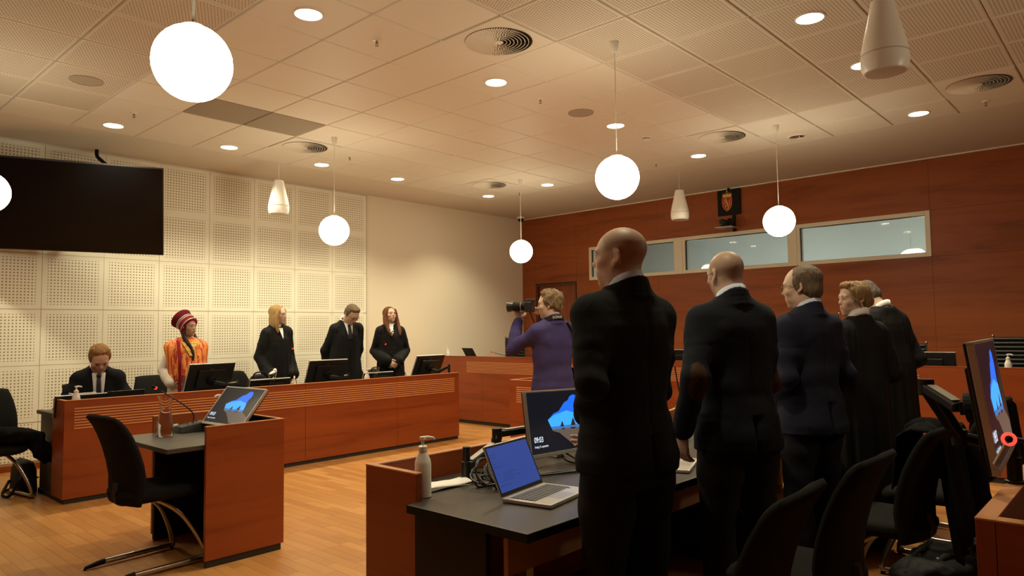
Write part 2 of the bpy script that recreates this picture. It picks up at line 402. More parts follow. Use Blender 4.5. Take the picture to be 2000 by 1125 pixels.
t = thing('downlight', 'unlit downlight with mirrored reflector by the far right globe cord', 'lamp', (7.80, 2.821, ZC-.001), 0, 'downlights in the ceiling')
M().lathe([(.098, .0), (.098, -.006), (.088, -.009), (.084, -.003), (.084, 0)], 32).build('rim', WHITEP, t, True, local=True)
k = M(); k.lathe([(.086, -.002), (.05, .006), (.0, .007)], 24)
for i in range(6): a = i*PI/3; k.box(-.002, .002, .03, .084, -.008, -.001, Matrix.Rotation(a, 4, 'Z'))
k.build('reflector', REFL, t, local=True)
for x, y in ((2.454, 1.633),): spot(x, y, SPOT_POWER*.8)  # unseen spot without a fitting, added to even out the light
for x, y, lab in [(3.642, 3.415, 'nearest, beside the perforated tiles'), (4.236, 6.979, 'beside the small speaker over the long desk'), (7.206, 3.415, 'between the two right-hand globes'), (7.206, 1.039, 'at the far right by the cherry wall'), (7.206, 6.979, 'in the far ceiling corner')]:
    t = thing('air_diffuser', 'round swirl air diffuser ' + lab, 'vent', (x, y, ZC-.001), 0, 'swirl air diffusers')
    M().box(-.29, .29, -.29, .29, -.006, 0).build('plate', CEIL, t, local=True, bevel=.003)
    M().lathe([(.245, -.0065), (.245, -.0072), (0, -.0072)], 48).build('throat', mat('dark duct', (.05, .04, .03), .8), t, local=True)
    k = M()
    for ri in range(8):
        r0 = .03+ri*.0265; n = max(10, int(2*PI*r0/.0165))
        k.lathe([(r0, -.0075), (r0, -.012), (r0+.005, -.012), (r0+.005, -.0075)], 40)
        for q in range(n):
            T = Matrix.Rotation(2*PI*q/n+ri*.1, 4, 'Z') @ Matrix.Translation((r0+.015, 0, -.011)) @ Matrix.Rotation(.5, 4, 'X')
            k.add([(-.012, -.0072, 0), (.012, -.0072, 0), (.012, .0072, 0), (-.012, .0072, 0)], [(0, 1, 2, 3)], T)
    k.lathe([(.03, -.0075), (.03, -.014), (0, -.014)], 20); k.build('vanes', CEIL, t, local=True, kind='stuff')
GR = mat('speaker mesh beige', (.42, .35, .27), .7)
for x, y, lab in [(1.86, 6.385, 'above the wall screen'), (5.424, 4.009, 'left of the middle globe cord')]:
    t = thing('ceiling_speaker', 'flat round beige ceiling speaker ' + lab, 'speaker', (x, y, ZC-.001), 0, 'flat ceiling speakers')
    M().lathe([(.125, 0), (.125, -.005), (.112, -.008), (.112, -.004), (.112, 0)], 32).build('rim', GR, t, True, local=True); M().lathe([(.112, -.001), (.112, -.005), (0, -.007)], 32).build('grille', GR, t, local=True)
for x, y, lab in [(3.02, 4.03, 'left of the nearest round diffuser'), (4.83, 4.02, 'right of the centre downlight'), (2.45, 7.02, 'above the wall screen'), (4.84, 6.99, 'right of the globe by the perforated wall'), (7.77, 4.58, 'right of the middle globe'), (7.83, 1.08, 'at the right end of the cherry wall'), (7.93, 7.04, 'in the far ceiling corner')]:
    t = thing('sprinkler', 'small white sprinkler head ' + lab, 'sprinkler', (x, y, ZC), 0, 'ceiling sprinklers')
    M().lathe([(.032, 0), (.03, -.006), (.012, -.01), (0, -.01)], 16).build('rosette', WHITEP, t, True, local=True)
    k = M().lathe([(.006, -.01), (.006, -.03), (0, -.03)], 8).lathe([(.0, -.043), (.014, -.043), (.014, -.046), (0, -.046)], 12); k.tube([(-.008, 0, -.012), (-.011, 0, -.03), (0, 0, -.043)], .002, 5).tube([(.008, 0, -.012), (.011, 0, -.03), (0, 0, -.043)], .002, 5)
    k.build('head', mat('brass', (.35, .27, .16), .4, 1.), t, local=True)
t = thing('smoke_detector', 'small white smoke detector on the ceiling right of the middle globe', 'detector', (6.61, 4.01, ZC))
M().lathe([(.05, 0), (.05, -.015), (.04, -.022), (.04, -.03), (.036, -.045), (0, -.047)], 24).build('body', WHITEP, t, True, local=True)
M().lathe([(.0405, -.022), (.0405, -.029)], 24).build('sensor_slot', BLACKM, t, local=True)
# ---- globe pendants
for x, y, z, lab in [(1.239, 2.91, 2.52, 'largest and nearest, top left'), (1.235, 6.50, 2.49, 'cut by the left edge in front of the wall screen'), (4.24, 2.82, 2.482, 'right of centre above the tallest bald man'), (4.25, 6.42, 2.478, 'in front of the perforated wall'), (7.20, 2.82, 2.478, 'rightmost, in front of the high windows'), (7.26, 6.43, 2.477, 'smallest and farthest, in the room corner')]:
    t = thing('globe_pendant', 'glowing white globe lamp ' + lab, 'lamp', (x, y, ZC), 0, 'globe pendant lamps')
    M().lathe([(.034, 0), (.034, -.01), (.022, -.07), (.01, -.082), (0, -.082)], 20).build('canopy', WHITEP, t, True, local=True)
    M().tube([(0, 0, -.08), (0, 0, z-ZC+.15)], .0035 if x > 2 else .006, 8).build('cord', WHITEP if x > 2 else SILVER, t, local=True)
    M().lathe([(.02, z-ZC+.165), (.045, z-ZC+.158), (.05, z-ZC+.148), (0, z-ZC+.148)], 20).build('cap', WHITEP, t, True, local=True)
    M().ell((0, 0, z-ZC), .158, n=32).build('globe', GLOBE, t, True, local=True, angle=180)
# ---- hanging speakers
SPKB = mat('speaker grey base', (.62, .55, .46), .6)
def hspeaker(x, y, z, lab, sx=1.):
    t = thing('hanging_speaker', 'white bulb-shaped hanging loudspeaker ' + lab, 'speaker', (x, y, ZC), 0, 'hanging loudspeakers')
    zb = z-ZC
    pr = [(.0, .20), (.052, .20), (.058, .195), (.066, .15), (.08, .08), (.10, .0), (.116, -.08), (.121, -.13), (.119, -.17), (.108, -.20), (.10, -.203)]
    M().lathe([(r*sx, zz*sx+zb) for r, zz in pr], 36).build('housing', WHITEP, t, True, local=True)
    M().lathe([(.101*sx, -.2025*sx+zb), (.09*sx, -.204*sx+zb), (0, -.206*sx+zb)], 36).build('grille', SPKB, t, True, local=True)
    M().lathe([(.1215*sx, -.1*sx+zb), (.1222*sx, -.103*sx+zb), (.1215*sx, -.106*sx+zb)], 36).build('seam', SPKB, t, True, local=True)
    M().tube([(0, 0, 0), (0, 0, zb+.2*sx)], .003, 6).build('wire', WHITEP, t, local=True)
hspeaker(4.263, 7.595, 3.0, 'over the long desk on the left'); hspeaker(8.456, 4.641, 3.041, 'by the cherry wall beside the coat of arms')
hspeaker(4.15, 1.018, 2.963, 'large and near, top right')
# ---- lamp in the far room
t = thing('globe_lamp', 'white globe lamp seen low through the right-hand window pane', 'lamp', (12.6, 2.84, 3.4))
M().ell((0, 0, -.98), .19, n=24).build('globe', mat('far globe', (.9, .9, .9), .4, emit=(1., .95, .85), es=1.3), t, True, local=True, angle=180); M().tube([(0, 0, 0), (0, 0, -.8)], .004, 6).build('cord', WHITEP, t, local=True)
for x, y, z, e in ((12.6, 2.5, 2.1, 46), (12.6, 4.7, 2.0, 46), (12.4, 6.6, 2.2, 30)):
    l = bpy.data.lights.new('far_room_lamp', 'POINT'); l.energy = e; l.color = (.97, 1., .97); l.shadow_soft_size = .2
    o = bpy.data.objects.new('far_room_lamp', l); C.objects.link(o); o.location = (x, y, z)
# unseen point light added in line with the globes, to brighten the near speaker
l = bpy.data.lights.new('lamp', 'POINT'); l.energy = 24; l.color = (1.0, .89, .62); l.shadow_soft_size = .158
o = bpy.data.objects.new('lamp', l); C.objects.link(o); o.location = (4.24, -.80, 2.48)
# ================================================================== FURNITURE
# ---- long desk under the perforated wall
t = thing('courtroom_desk', 'long cherry desk with slatted front band below the perforated wall', 'desk', (1.86, 6.75, 0))
for a, b in ((1.86, 4.116), (4.119, 5.35), (5.353, 6.36)): M().box(a, b, 6.75, 6.785, .04, .85).build('front_panel', W_X, t, bevel=.0015)
M().box(1.858, 6.362, 6.747, 6.788, .85, .856).build('top_edge', W_LIP, t, bevel=.001)
M().box(1.86, 1.888, 6.787, 7.06, .04, .85).build('side_panel', W_Y, t, bevel=.0015)
M().box(1.858, 1.89, 6.79, 7.06, .85, .856).build('top_edge', W_LIP, t)
M().box(1.872, 6.35, 6.762, 6.78, 0, .04).box(1.872, 1.886, 6.78, 7.5, 0, .04).build('kick_board', KICK, t)
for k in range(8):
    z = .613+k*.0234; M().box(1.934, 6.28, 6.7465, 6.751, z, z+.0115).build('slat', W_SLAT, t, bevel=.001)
M().box(1.89, 6.36, 6.786, 7.50, .70, .727).build('worktop', DESKTOP, t, bevel=.003)
M().box(1.862, 1.915, 7.062, 7.56, .695, .728).box(1.893, 1.92, 7.064, 7.54, 0, .695).build('end_panel', GREYEND, t, bevel=.003)
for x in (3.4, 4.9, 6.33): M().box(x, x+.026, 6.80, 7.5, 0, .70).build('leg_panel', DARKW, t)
# ---- judges' bench along the cherry wall
t = thing('judges_bench', 'tall cherry bench running along the far cherry wall, topmost band slatted', 'desk', (7.49, 8.8, 0))
for a, b in ((8.8, 7.45), (7.447, 5.6), (5.597, 3.75), (3.747, 1.9), (1.897, -1.4)): M().box(7.49, 7.525, b, a, .05, 1.003).build('front_panel', W_Y, t, bevel=.0015)
M().box(7.487, 7.545, -1.4, 8.8, 1.003, 1.01).build('top_edge', W_Y, t, bevel=.001)
M().box(7.502, 7.52, -1.4, 8.8, 0, .05).build('kick_board', KICK, t)
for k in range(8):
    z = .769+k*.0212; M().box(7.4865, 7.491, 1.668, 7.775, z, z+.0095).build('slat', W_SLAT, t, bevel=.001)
M().box(7.526, 8.25, -1.4, 8.8, .885, .91).build('worktop', DESKTOP, t, bevel=.003)
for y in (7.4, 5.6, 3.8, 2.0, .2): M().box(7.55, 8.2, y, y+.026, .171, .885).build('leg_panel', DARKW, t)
M().box(7.55, 9.985, -1.6, 8.81, .001, .17).build('podium', OAK_J, kind='structure')  # unseen podium assumed under the chairs behind the bench
# ---- clerk desk in front of the bench
t = thing('clerk_desk', 'lower cherry desk standing before the bench, partly behind the photographer', 'desk', (5.915, 5.44, 0))
M().box(5.915, 5.945, 4.1, 5.44, .05, .832).build('front_panel', W_Y, t, bevel=.0015)
M().box(5.945, 6.65, 5.41, 5.44, .05, .832).box(5.945, 6.65, 4.1, 4.13, .05, .832).build('side_panel', W_X, t, bevel=.0015)
M().box(5.913, 5.947, 4.098, 5.442, .832, .838).box(5.947, 6.65, 5.408, 5.442, .832, .838).build('top_edge', W_LIP, t)
M().box(5.93, 5.94, 4.12, 5.42, 0, .05).build('kick_board', KICK, t)
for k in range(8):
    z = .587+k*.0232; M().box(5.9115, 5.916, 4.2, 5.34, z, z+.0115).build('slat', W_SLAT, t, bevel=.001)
M().box(5.946, 6.65, 4.131, 5.409, .70, .727).build('worktop', DESKTOP, t)
# ---- witness stand
t = thing('witness_stand', 'small cherry three-sided witness stand with a charcoal table top', 'desk', (1.922, 4.247, 0))
M().box(1.922, 2.435, 4.247, 4.272, .042, .833).build('side_panel', W_X, t, bevel=.0015)
M().box(2.41, 2.435, 4.273, 5.11, .042, .833).build('front_panel', W_Y, t, bevel=.0015)
M().box(1.948, 2.435, 5.111, 5.136, .042, .833).build('side_panel', W_X, t, bevel=.0015)
k = M(); k.box(1.921, 2.436, 4.246, 4.273, .833, .838); k.box(2.409, 2.436, 4.273, 5.11, .833, .838); k.box(1.947, 2.436, 5.11, 5.137, .833, .838)
k.build('top_edge', W_LIP, t)
k = M(); k.box(1.93, 2.42, 4.256, 4.27, 0, .042); k.box(2.405, 2.42, 4.27, 5.12, 0, .042); k.box(1.96, 2.405, 5.113, 5.128, 0, .042); k.build('kick_board', KICK, t)
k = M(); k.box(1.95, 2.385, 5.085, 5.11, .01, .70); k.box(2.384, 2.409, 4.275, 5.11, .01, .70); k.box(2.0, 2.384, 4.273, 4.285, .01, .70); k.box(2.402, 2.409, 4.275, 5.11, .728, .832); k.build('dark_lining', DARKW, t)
M().box(1.705, 2.40, 4.276, 5.088, .699, .727).build('table_top', DESKTOP, t, bevel=.003)
# ---- front desk where the standing men are
t = thing('courtroom_desk', 'near cherry desk with charcoal top beside the standing men in suits', 'desk', (1.812, 2.5, 0))
M().box(1.812, 1.842, 2.17, 2.498, .042, .831).build('end_panel', W_Y, t, bevel=.0015)
for a, b in ((1.843, 3.6), (3.603, 5.3), (5.303, 6.2)): M().box(a, b, 2.458, 2.498, .042, .831).build('front_panel', W_X, t, bevel=.0015)
k = M(); k.box(1.811, 1.843, 2.169, 2.499, .831, .837); k.box(1.843, 6.2, 2.457, 2.499, .831, .837); k.build('top_edge', W_LIP, t)
M().box(1.83, 1.84, 2.2, 2.49, 0, .042).box(1.85, 6.18, 2.47, 2.486, 0, .042).build('kick_board', KICK, t)
M().box(1.762, 3.99, 1.552, 2.166, .697, .727).box(1.844, 3.99, 2.166, 2.456, .697, .727).build('worktop', DESKTOP, t, bevel=.002)
M().box(3.993, 6.2, 1.60, 2.456, .697, .727).build('worktop', DESKTOP, t, bevel=.002)
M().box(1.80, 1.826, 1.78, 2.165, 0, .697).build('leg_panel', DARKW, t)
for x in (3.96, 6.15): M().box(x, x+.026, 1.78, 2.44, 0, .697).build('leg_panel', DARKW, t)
M().box(1.828, 3.95, 1.70, 1.72, .54, .675).build('rail', UNDER, t)
M().box(1.760, 1.7625, 1.551, 2.167, .6965, .7265).box(1.76, 3.99, 1.5495, 1.5525, .6965, .7265).build('edge_band', BLACKM, t)
M().box(2.06, 2.10, 1.82, 1.86, .02, .50).build('post', SILVER, t)
# ---- desk at the right edge
t = thing('courtroom_desk', 'cherry desk cut by the right edge with thick raised rim', 'desk', (2.29, .39, 0))
M().box(2.29, 2.335, -.9, .345, .03, .862).build('end_panel', W_Y, t, bevel=.002)
M().box(2.29, 5.2, .346, .392, .03, .862).build('front_panel', W_X, t, bevel=.002)
M().box(2.289, 2.336, -.9, .345, .862, .868).box(2.289, 5.2, .345, .393, .862, .868).build('top_edge', W_SLAT, t, bevel=.001)
M().box(2.31, 5.18, .35, .375, 0, .03).box(2.31, 2.33, -.88, .35, 0, .03).build('kick_board', KICK, t)
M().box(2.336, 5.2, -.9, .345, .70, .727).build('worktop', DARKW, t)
# ---- cantilever chairs
def back_surface(u, v):
    z = .40+v*.525
    prof = [(0, -.195), (.12, -.178), (.28, -.172), (.45, -.185), (.62, -.208), (.78, -.240), (.9, -.272), (.97, -.300), (1.0, -.318)]
    for (a, ya), (b, yb) in zip(prof, prof[1:]):
        if a <= v <= b: q = (v-a)/(b-a); y = ya+(yb-ya)*q; break
    hw = .205+.028*math.sin(PI*min(1, v*1.05))-.02*max(0, v-.75)
    x = u*hw; y += .040*u*u*(1-.5*v)
    z += .018*math.sin(v*PI)*0 - .014*max(0, v-.85)/.15*abs(u)**4
    return x, y, z
def grid_sheet(fn, nu, nv, th):
    vs = []; fs = []
    for s in (0, 1):
        for j in range(nv+1):
            for i in range(nu+1):
                u = -1+2*i/nu; v = j/nv; p = Vector(fn(u, v)); e = .002
                du = Vector(fn(min(u+e, 1), v))-Vector(fn(max(u-e, -1), v)); dv = Vector(fn(u, min(v+e, 1)))-Vector(fn(u, max(v-e, 0)))
                n = du.cross(dv).normalized(); edge = (1-abs(u)**8)**.5 * (1-abs(2*v-1)**10)**.5
                vs.append(p + n*(th/2*(.45+.55*edge))*(1 if s else -1))
    W_ = nu+1; N = W_*(nv+1)
    for j in range(nv):
        for i in range(nu):
            a = j*W_+i; fs.append((a, a+1, a+W_+1, a+W_)); fs.append((N+a, N+a+W_, N+a+W_+1, N+a+1))
    ring = [i for i in range(nu+1)] + [j*W_+nu for j in range(1, nv+1)] + [nv*W_+i for i in range(nu-1, -1, -1)] + [j*W_ for j in range(nv-1, 0, -1)]
    for q in range(len(ring)): a, b = ring[q], ring[(q+1) % len(ring)]; fs.append((a, b, b+N, a+N))
    return vs, fs
def make_chair(name, label, loc, rz, group):
    t = thing(name, label, 'chair', loc, rz, group)
    k = M(); k.add(*grid_sheet(back_surface, 14, 22, .05)); k.build('backrest', SEATF, t, True, local=True, angle=180)
    s = M(); secs = []
    for z, f, y in ((.415, .80, 0), (.42, .93, 0), (.445, 1.0, 0), (.465, 1.0, 0), (.478, .95, 0), (.485, .8, 0), (.483, .4, -.01)): secs.append((z, .235*f, .235*f, .02+y))
    def droop(x, y, z): return (x, y, z - .9*max(0, y-.1)**2*1.6 - .25*max(0, abs(x)-.17)**2)
    s.loft(secs, 36, 3.2); s.v = [droop(*p) for p in s.v]; s.build('seat', SEATF, t, True, local=True, angle=180)
    M().box(-.12, .12, -.16, .12, .395, .418).build('seat_shell', DGREY, t, local=True, bevel=.006)
    M().tube(catmull([(0, -.06, .405), (0, -.16, .40), (0, -.205, .44), (0, -.20, .52)], 5), .022, 8).build('back_bracket', DGREY, t, local=True, smooth=True)
    for sx in (-1, 1):
        pts = catmull([(sx*.03, -.06, .40), (sx*.075, .02, .385), (sx*.135, .12, .30), (sx*.185, .195, .17), (sx*.212, .232, .07), (sx*.216, .236, .03)], 6)
        M().tube(pts, .0155, 12).build('leg', CHROME, t, True, local=True)
        sk = M().tube([(sx*.216, .25, .026), (sx*.205, -.18, .024)], .0165, 12).build('skid', CHROME, t, True, local=True)
        M().tube([(sx*.205, -.175, .026), (sx*.203, -.215, .022), (sx*.20, -.285, .012), (sx*.2, -.288, .0)], [.0168, .016, .010, .009], 10).build('foot', BLACKM, sk, True, local=True); M().tube([(sx*.216, .235, 0), (sx*.216, .235, .02)], .012, 8).build('foot', BLACKM, sk, True, local=True)
    return t
CH = 'black cantilever chairs'
ch0 = make_chair('cantilever_chair', 'black cantilever chair pulled up to the witness stand', (1.745, 4.60, 0), -PI/2+.06, CH)
for x, y, rz, lab in [(1.52, 7.44, PI+.12, 'black cantilever chair at the left edge with a coat on its seat'),
        (2.08, 1.07, .05, 'black cantilever chair nearest the camera, behind the tallest bald man'),
        (2.80, 1.06, -.02, 'second black cantilever chair from the front, behind the bald man with glasses'),
        (3.80, 1.03, -.10, 'third black cantilever chair from the front, left of the hanging dark jacket'),
        (4.62, .98, .04, 'black cantilever chair hidden deep between the robed lawyers and coats'),
        (5.40, 1.02, .0, 'black cantilever chair farthest in the right row, its steel skids showing'),
        (3.2, 8.26, PI-.2, 'black cantilever chair behind the woman in the red hat'),
        (4.22, 8.28, PI+.2, 'black cantilever chair behind the blonde woman in a robe'),
        (5.93, 8.28, PI+.1, 'black cantilever chair between the bowed man and the auburn-haired woman'),
        (2.345, 7.58, PI, 'black cantilever chair carrying the seated man in a suit')]:
    dup(ch0, (x, y, 0), rz, lab, CH)
# ---- ribbed high-back chairs behind the bench
RIB = mat('black leather', (.016, .015, .014), .42, spec=.5)
def rib_chair(label, loc, rz, top, group, wd=.5, src=None):
    t = thing('office_chair', label, 'chair', loc, rz, group); h0 = .50
    M().box(-wd/2+.02, wd/2-.02, -.245, -.225, h0, top).build('backrest', BLACKM, t, local=True, bevel=.008)
    k = M(); n = int((top-h0)/.042)
    for i in range(n): z = h0+(i+.5)*(top-h0)/n; k.tube([(-wd/2+.02, -.225, z), (wd/2-.02, -.225, z)], .0165, 8); k.tube([(-wd/2+.02, -.247, z), (wd/2-.02, -.247, z)], .0165, 8)
    k.build('ribs', RIB, t, True, local=True, kind='stuff')
    for s in (-1, 1): M().tube([(s*(wd/2-.012), -.236, .42), (s*(wd/2-.012), -.236, top+.01)], .009, 8).ell((s*(wd/2-.012), -.236, top+.012), .014, n=10).build('frame', CHROME, t, True, local=True)
    M().loft([(.44, .22, .22, .02), (.45, .24, .235, .02), (.49, .24, .235, .02), (.50, .21, .21, .02)], 24, 4).build('seat', RIB, t, True, local=True)
    M().lathe([(.03, .08), (.03, .3), (.02, .3), (.02, .44)], 12).build('column', CHROME, t, True, local=True)
    k = M()
    for i in range(5): a = 2*PI*i/5; k.tube([(0, 0, .09), (.28*math.cos(a), .28*math.sin(a), .06)], [.025, .014], 8); k.ell((.28*math.cos(a), .28*math.sin(a), .03), .029, n=10)
    k.build('star_base', CHROME, t, True, local=True)
    return t
G = 'ribbed office chairs behind the bench'
for y, top, lab in [(7.92, 1.10, 'ribbed black office chair left of the photographer, low back'), (4.42, 1.37, 'tall ribbed black office chair between the two bald men'), (2.98, 1.36, 'ribbed black office chair behind the blonde lawyer, only a corner showing'),
        (2.09, 1.02, 'ribbed black office chair behind the right-hand bench monitor'), (1.00, 1.09, 'wide ribbed black office chair at the right edge behind the sanitizer')]:
    rib_chair(lab, (8.5, y, .17), PI/2+(.05 if y < 7 else -.1), top, G)
# ---- coats and bags
def cloth(fn, nu, nv, th): return grid_sheet(fn, nu, nv, th)
t = thing('briefcase', 'black bag with a shoulder strap on the floor beside the long desk', 'bag', (1.80, 7.60, 0))
def blob(secs, n=28, p=3.5): return M().loft(secs, n, p)
k = M().loft([(0, .07, .17, 0), (.01, .085, .19, 0), (.2, .075, .185, 0), (.27, .05, .17, 0), (.285, .02, .14, 0)], 30, 3.5); k.v = [(x+1.79, y+7.62, z) for x, y, z in k.v]; k.build('body', BLACKM, t, True)
M().tube(catmull([(1.74, 7.45, .2), (1.69, 7.38, .12), (1.64, 7.4, .02), (1.62, 7.55, .015), (1.70, 7.7, .1)], 8), .012, 8).build('strap', BLACKM, t, True)
M().ell((1.87, 7.50, .13), .010, n=10).build('buckle', SILVER, t)
# jackets on the chairs
def jacket_drape(cx, cy, zt, hw, lb, lf, seed, m_):
    def f(u, v):
        # v 0 front hem -> .35 top -> 1 back hem
        s = .30
        if v < s: q = 1-v/s; y = cy+.07+.03*q; z = zt-.03-lf*q
        elif v < s+.12: q = (v-s)/.12; y = cy+.07-.15*q; z = zt-.03+.04*math.sin(q*PI)
        else: q = (v-s-.12)/(1-s-.12); y = cy-.08-.07*q; z = zt-.03-lb*q
        w_ = hw*(.82+.35*abs(v-s))
        r = .014*math.sin(u*7+seed+v*2)+.009*math.sin(u*13+seed*2)
        return (cx+u*w_+.015*math.sin(v*6+seed), y - (r if v > .35 else -r) , z-.035*u*u+.02*math.sin(seed+u*4)*(v > .5))
    return cloth(f, 30, 40, .016)
t = thing('jacket', 'dark jacket hung over the backrest of the third chair from the front', 'jacket', (3.84, .80, .4))
M().add(*jacket_drape(3.88, .84, .93, .235, .52, .24, 1., COATF)).build('cloth', COATF, t, True, angle=180)
M().tube(catmull([(4.13, .78, .88), (4.18, .72, .72), (4.20, .70, .53), (4.20, .70, .38)], 6), [.05]*6+[.055]*6+[.06]*7, 12).build('sleeve', COATF, t, True)
t = thing('jacket', 'dark coat hung over the farthest right chair beside the screen arm', 'jacket', (5.40, .85, .4))
M().add(*jacket_drape(5.40, .80, .93, .27, .62, .25, 2.6, COATF)).build('cloth', COATF, t, True, angle=180)
NYL = mat('black nylon', (.011, .011, .012), .72, spec=.25)
t = thing('bag', 'tall black bag standing against the cherry desk at the right edge', 'bag', (4.35, .55, 0))
k = M().loft([(0, .16, .09, 0), (.02, .18, .11, 0), (.22, .17, .10, 0), (.30, .12, .07, 0), (.32, .05, .03, 0)], 26, 3); k.v = [(x+4.40, y+.58, z) for x, y, z in k.v]; k.build('body', NYL, t, True)
M().tube(catmull([(4.28, .62, .28), (4.33, .64, .38), (4.45, .64, .38), (4.5, .62, .28)], 6), .01, 8).build('handle', NYL, t, True)
# ================================================================== DEVICES AND SMALL THINGS
def rot(yaw, tilt, roll=0.):
    return (Matrix.Rotation(yaw, 4, 'Z') @ Matrix.Rotation(tilt, 4, 'X') @ Matrix.Rotation(roll, 4, 'Y'))
D = math.radians
SKY1, SKY2 = em('screen sky blue', (.015, .16, .95), 1.1), em('screen sky cyan', (.05, .42, 1.0), 1.1)
SEA, SANDE, ROCK = em('screen sea', (.06, .22, .62), .9), em('screen sand', (.30, .22, .17), .45), em('screen rock', (.035, .025, .018), .8)
CAVE, TXT = em('screen cave dark', (.006, .007, .012), 1.), em('screen text', (.75, .85, 1.), 1.3)
LBLUE, LBLUE2 = em('laptop blue', (.045, .085, .36), .75), em('laptop text', (.03, .05, .20), .8)
def wallpaper(k, w, h):
    # lock screen: dark cave, bright opening with sea stacks; k has material slots 0..6
    def P(pts, y): return [((u-.5-(.045 if 0 < u < 1 else 0))*w, -.0135-y, (v-.5)*h) for u, v in pts]
    k.m(0).poly(P([(0, 0), (1, 0), (1, 1), (0, 1)], 0))
    k.m(1).poly(P([(.32, .53), (.42, .63), (.50, .66), (.55, .73), (.60, .80), (.66, .83), (.70, .90), (.76, .93), (.82, .89), (.83, .78), (.80, .66), (.83, .52), (.85, .40), (.36, .40)], .0003))
    k.m(2).poly(P([(.32, .53), (.42, .60), (.52, .63), (.62, .66), (.72, .62), (.81, .60), (.83, .52), (.85, .40), (.36, .40)], .0006))
    k.m(3).poly(P([(.36, .41), (.85, .41), (.86, .35), (.37, .36)], .0009))
    k.m(4).poly(P([(.37, .365), (.86, .355), (1, .22), (1, .04), (.70, .03), (.63, .12), (.55, .21), (.47, .30), (.38, .34)], .0009))
    k.m(5).poly(P([(.50, .395), (.56, .395), (.552, .42), (.54, .475), (.53, .485), (.518, .45), (.505, .42)], .0013)); k.poly(P([(.665, .395), (.745, .395), (.738, .43), (.722, .50), (.71, .525), (.695, .49), (.675, .43)], .0013))
    k.poly(P([(.51, .365), (.57, .368), (.56, .345), (.52, .345)], .0013)); k.poly(P([(.65, .365), (.74, .365), (.73, .335), (.66, .34)], .0013)); k.poly(P([(.93, .24), (1, .20), (1, .80), (.94, .72), (.88, .55), (.87, .42)], .0006))
    k.m(6)
    vs, fs = text_mesh('09:03', .13*h, .0002, .85); k.add([(x-w*.455, -.0152, y-h*.315) for x, y, z in vs], fs)
    vs, fs = text_mesh('fredag 15. september', .052*h, .0002, .82); k.add([(x-w*.455, -.0152, y-h*.40) for x, y, z in vs], fs)
WPM = [CAVE, SKY1, SKY2, SEA, SANDE, ROCK, TXT]
GREYP = mat('light grey plastic', (.48, .45, .41), .45)
LOGO = mat('logo grey', (.35, .31, .26), .3, metal=.5)
def monitor(label, c, w, h, yaw, tilt, roll, base, group, picture=False, logo=True, arm=None, col=BLACK, rim=SILVER, hang=0.):
    t = thing('monitor', label, 'monitor', base, 0, group)
    T = Matrix.Translation(c) @ rot(yaw, tilt, roll)
    k = M().box(-w/2, w/2, -.010, .014, -h/2, h/2, T).box(-w*.3, w*.3, .014, .034, -h*.33, h*.3, T); cs = k.build('casing', col, t, bevel=.004)
    k = M(); b = .008
    k.box(-w/2-.001, w/2+.001, -.0125, .006, h/2-b, h/2+.001, T); k.box(-w/2-.001, w/2+.001, -.0125, .006, -h/2-.001, -h/2+b*2.2, T); k.box(-w/2-.001, -w/2+b, -.0125, .006, -h/2+b*2.2, h/2-b, T); k.box(w/2-b, w/2+.001, -.0125, .006, -h/2+b*2.2, h/2-b, T)
    k.build('bezel', rim, t, bevel=.0015)
    k = M()
    if picture: wallpaper(k, w-2*b, h-3.2*b); k.v = [tuple(T @ (Vector(p)+Vector((0, .0025, b*.6)))) for p in k.v]; k.build('screen', WPM, t)
    else: k.box(-w/2+b, w/2-b, -.0118, -.009, -h/2+b*2.2, h/2-b, T).build('screen', SCREENB, t)
    if logo:
        vs, fs = text_mesh('hp', .042, .0006, 1., .35); cx = sum(v[0] for v in vs)/len(vs)
        M().add([(-(x-cx), .0148, y+h*.27) for x, y, z in vs], fs, T).build('logo', LOGO, cs)
    M().lathe([(.0, -.02), (.045, -.02), (.045, .02), (0, .02)], 20, T=T @ Matrix.Translation((0, .05, -.02)) @ Matrix.Rotation(PI/2, 4, 'X')).box(-.018, .018, .05, .085, -.04, 0, T).build('mount', BLACKM, t, bevel=.003)
    p0 = T @ Vector((0, .085, -.02)); p2 = Vector(base)
    if arm is None: arm = [p0, (p0+p2)/2+Vector((0, 0, .05)), p2+Vector((0, 0, .14))]
    else: arm = [p0] + [Vector(a) for a in arm]
    for a, b_ in zip(arm, arm[1:]):
        d = b_-a; L = d.length; z = d.normalized(); x = z.cross(Vector((0, 0, 1))); x = x.normalized() if x.length > .05 else Vector((1, 0, 0)); y = z.cross(x)
        F = Matrix(((x.x, y.x, z.x, a.x), (x.y, y.y, z.y, a.y), (x.z, y.z, z.z, a.z), (0, 0, 0, 1)))
        am = M().box(-.021, .021, -.014, .016, 0, L, F); am = am.build('arm', BLACK, t, bevel=.006)
        s = -1 if y.z < 0 else 1
        M().box(-.015, .015, .0155*s, .0185*s, L*.12, L*.86, F).build('arm_cover', GREYP, am, bevel=.001)
    for a in arm[1:-1]: M().lathe([(0, -.026), (.024, -.026), (.024, .026), (0, .026)], 16, tuple(a)).build('joint', BLACK, t, True)
    M().lathe([(.03, 0), (.03, .008), (.022, .01), (.022, .085), (.017, .087), (.017, max(.15, arm[-1].z-base[2]+.03)), (0, max(.15, arm[-1].z-base[2]+.03))], 20, base).build('clamp_post', BLACK, t, True)
    return t
G1 = 'monitors on the long desk'
monitor('black monitor seen from behind in front of the woman in the red hat', (3.28, 7.19, .953), .505, .31, D(188), D(-22), 0, (3.62, 7.28, .727), G1)
monitor('black monitor seen from behind in front of the bowed man with glasses', (4.655, 7.19, .938), .50, .305, D(178), D(-24), 0, (5.02, 7.28, .727), G1)
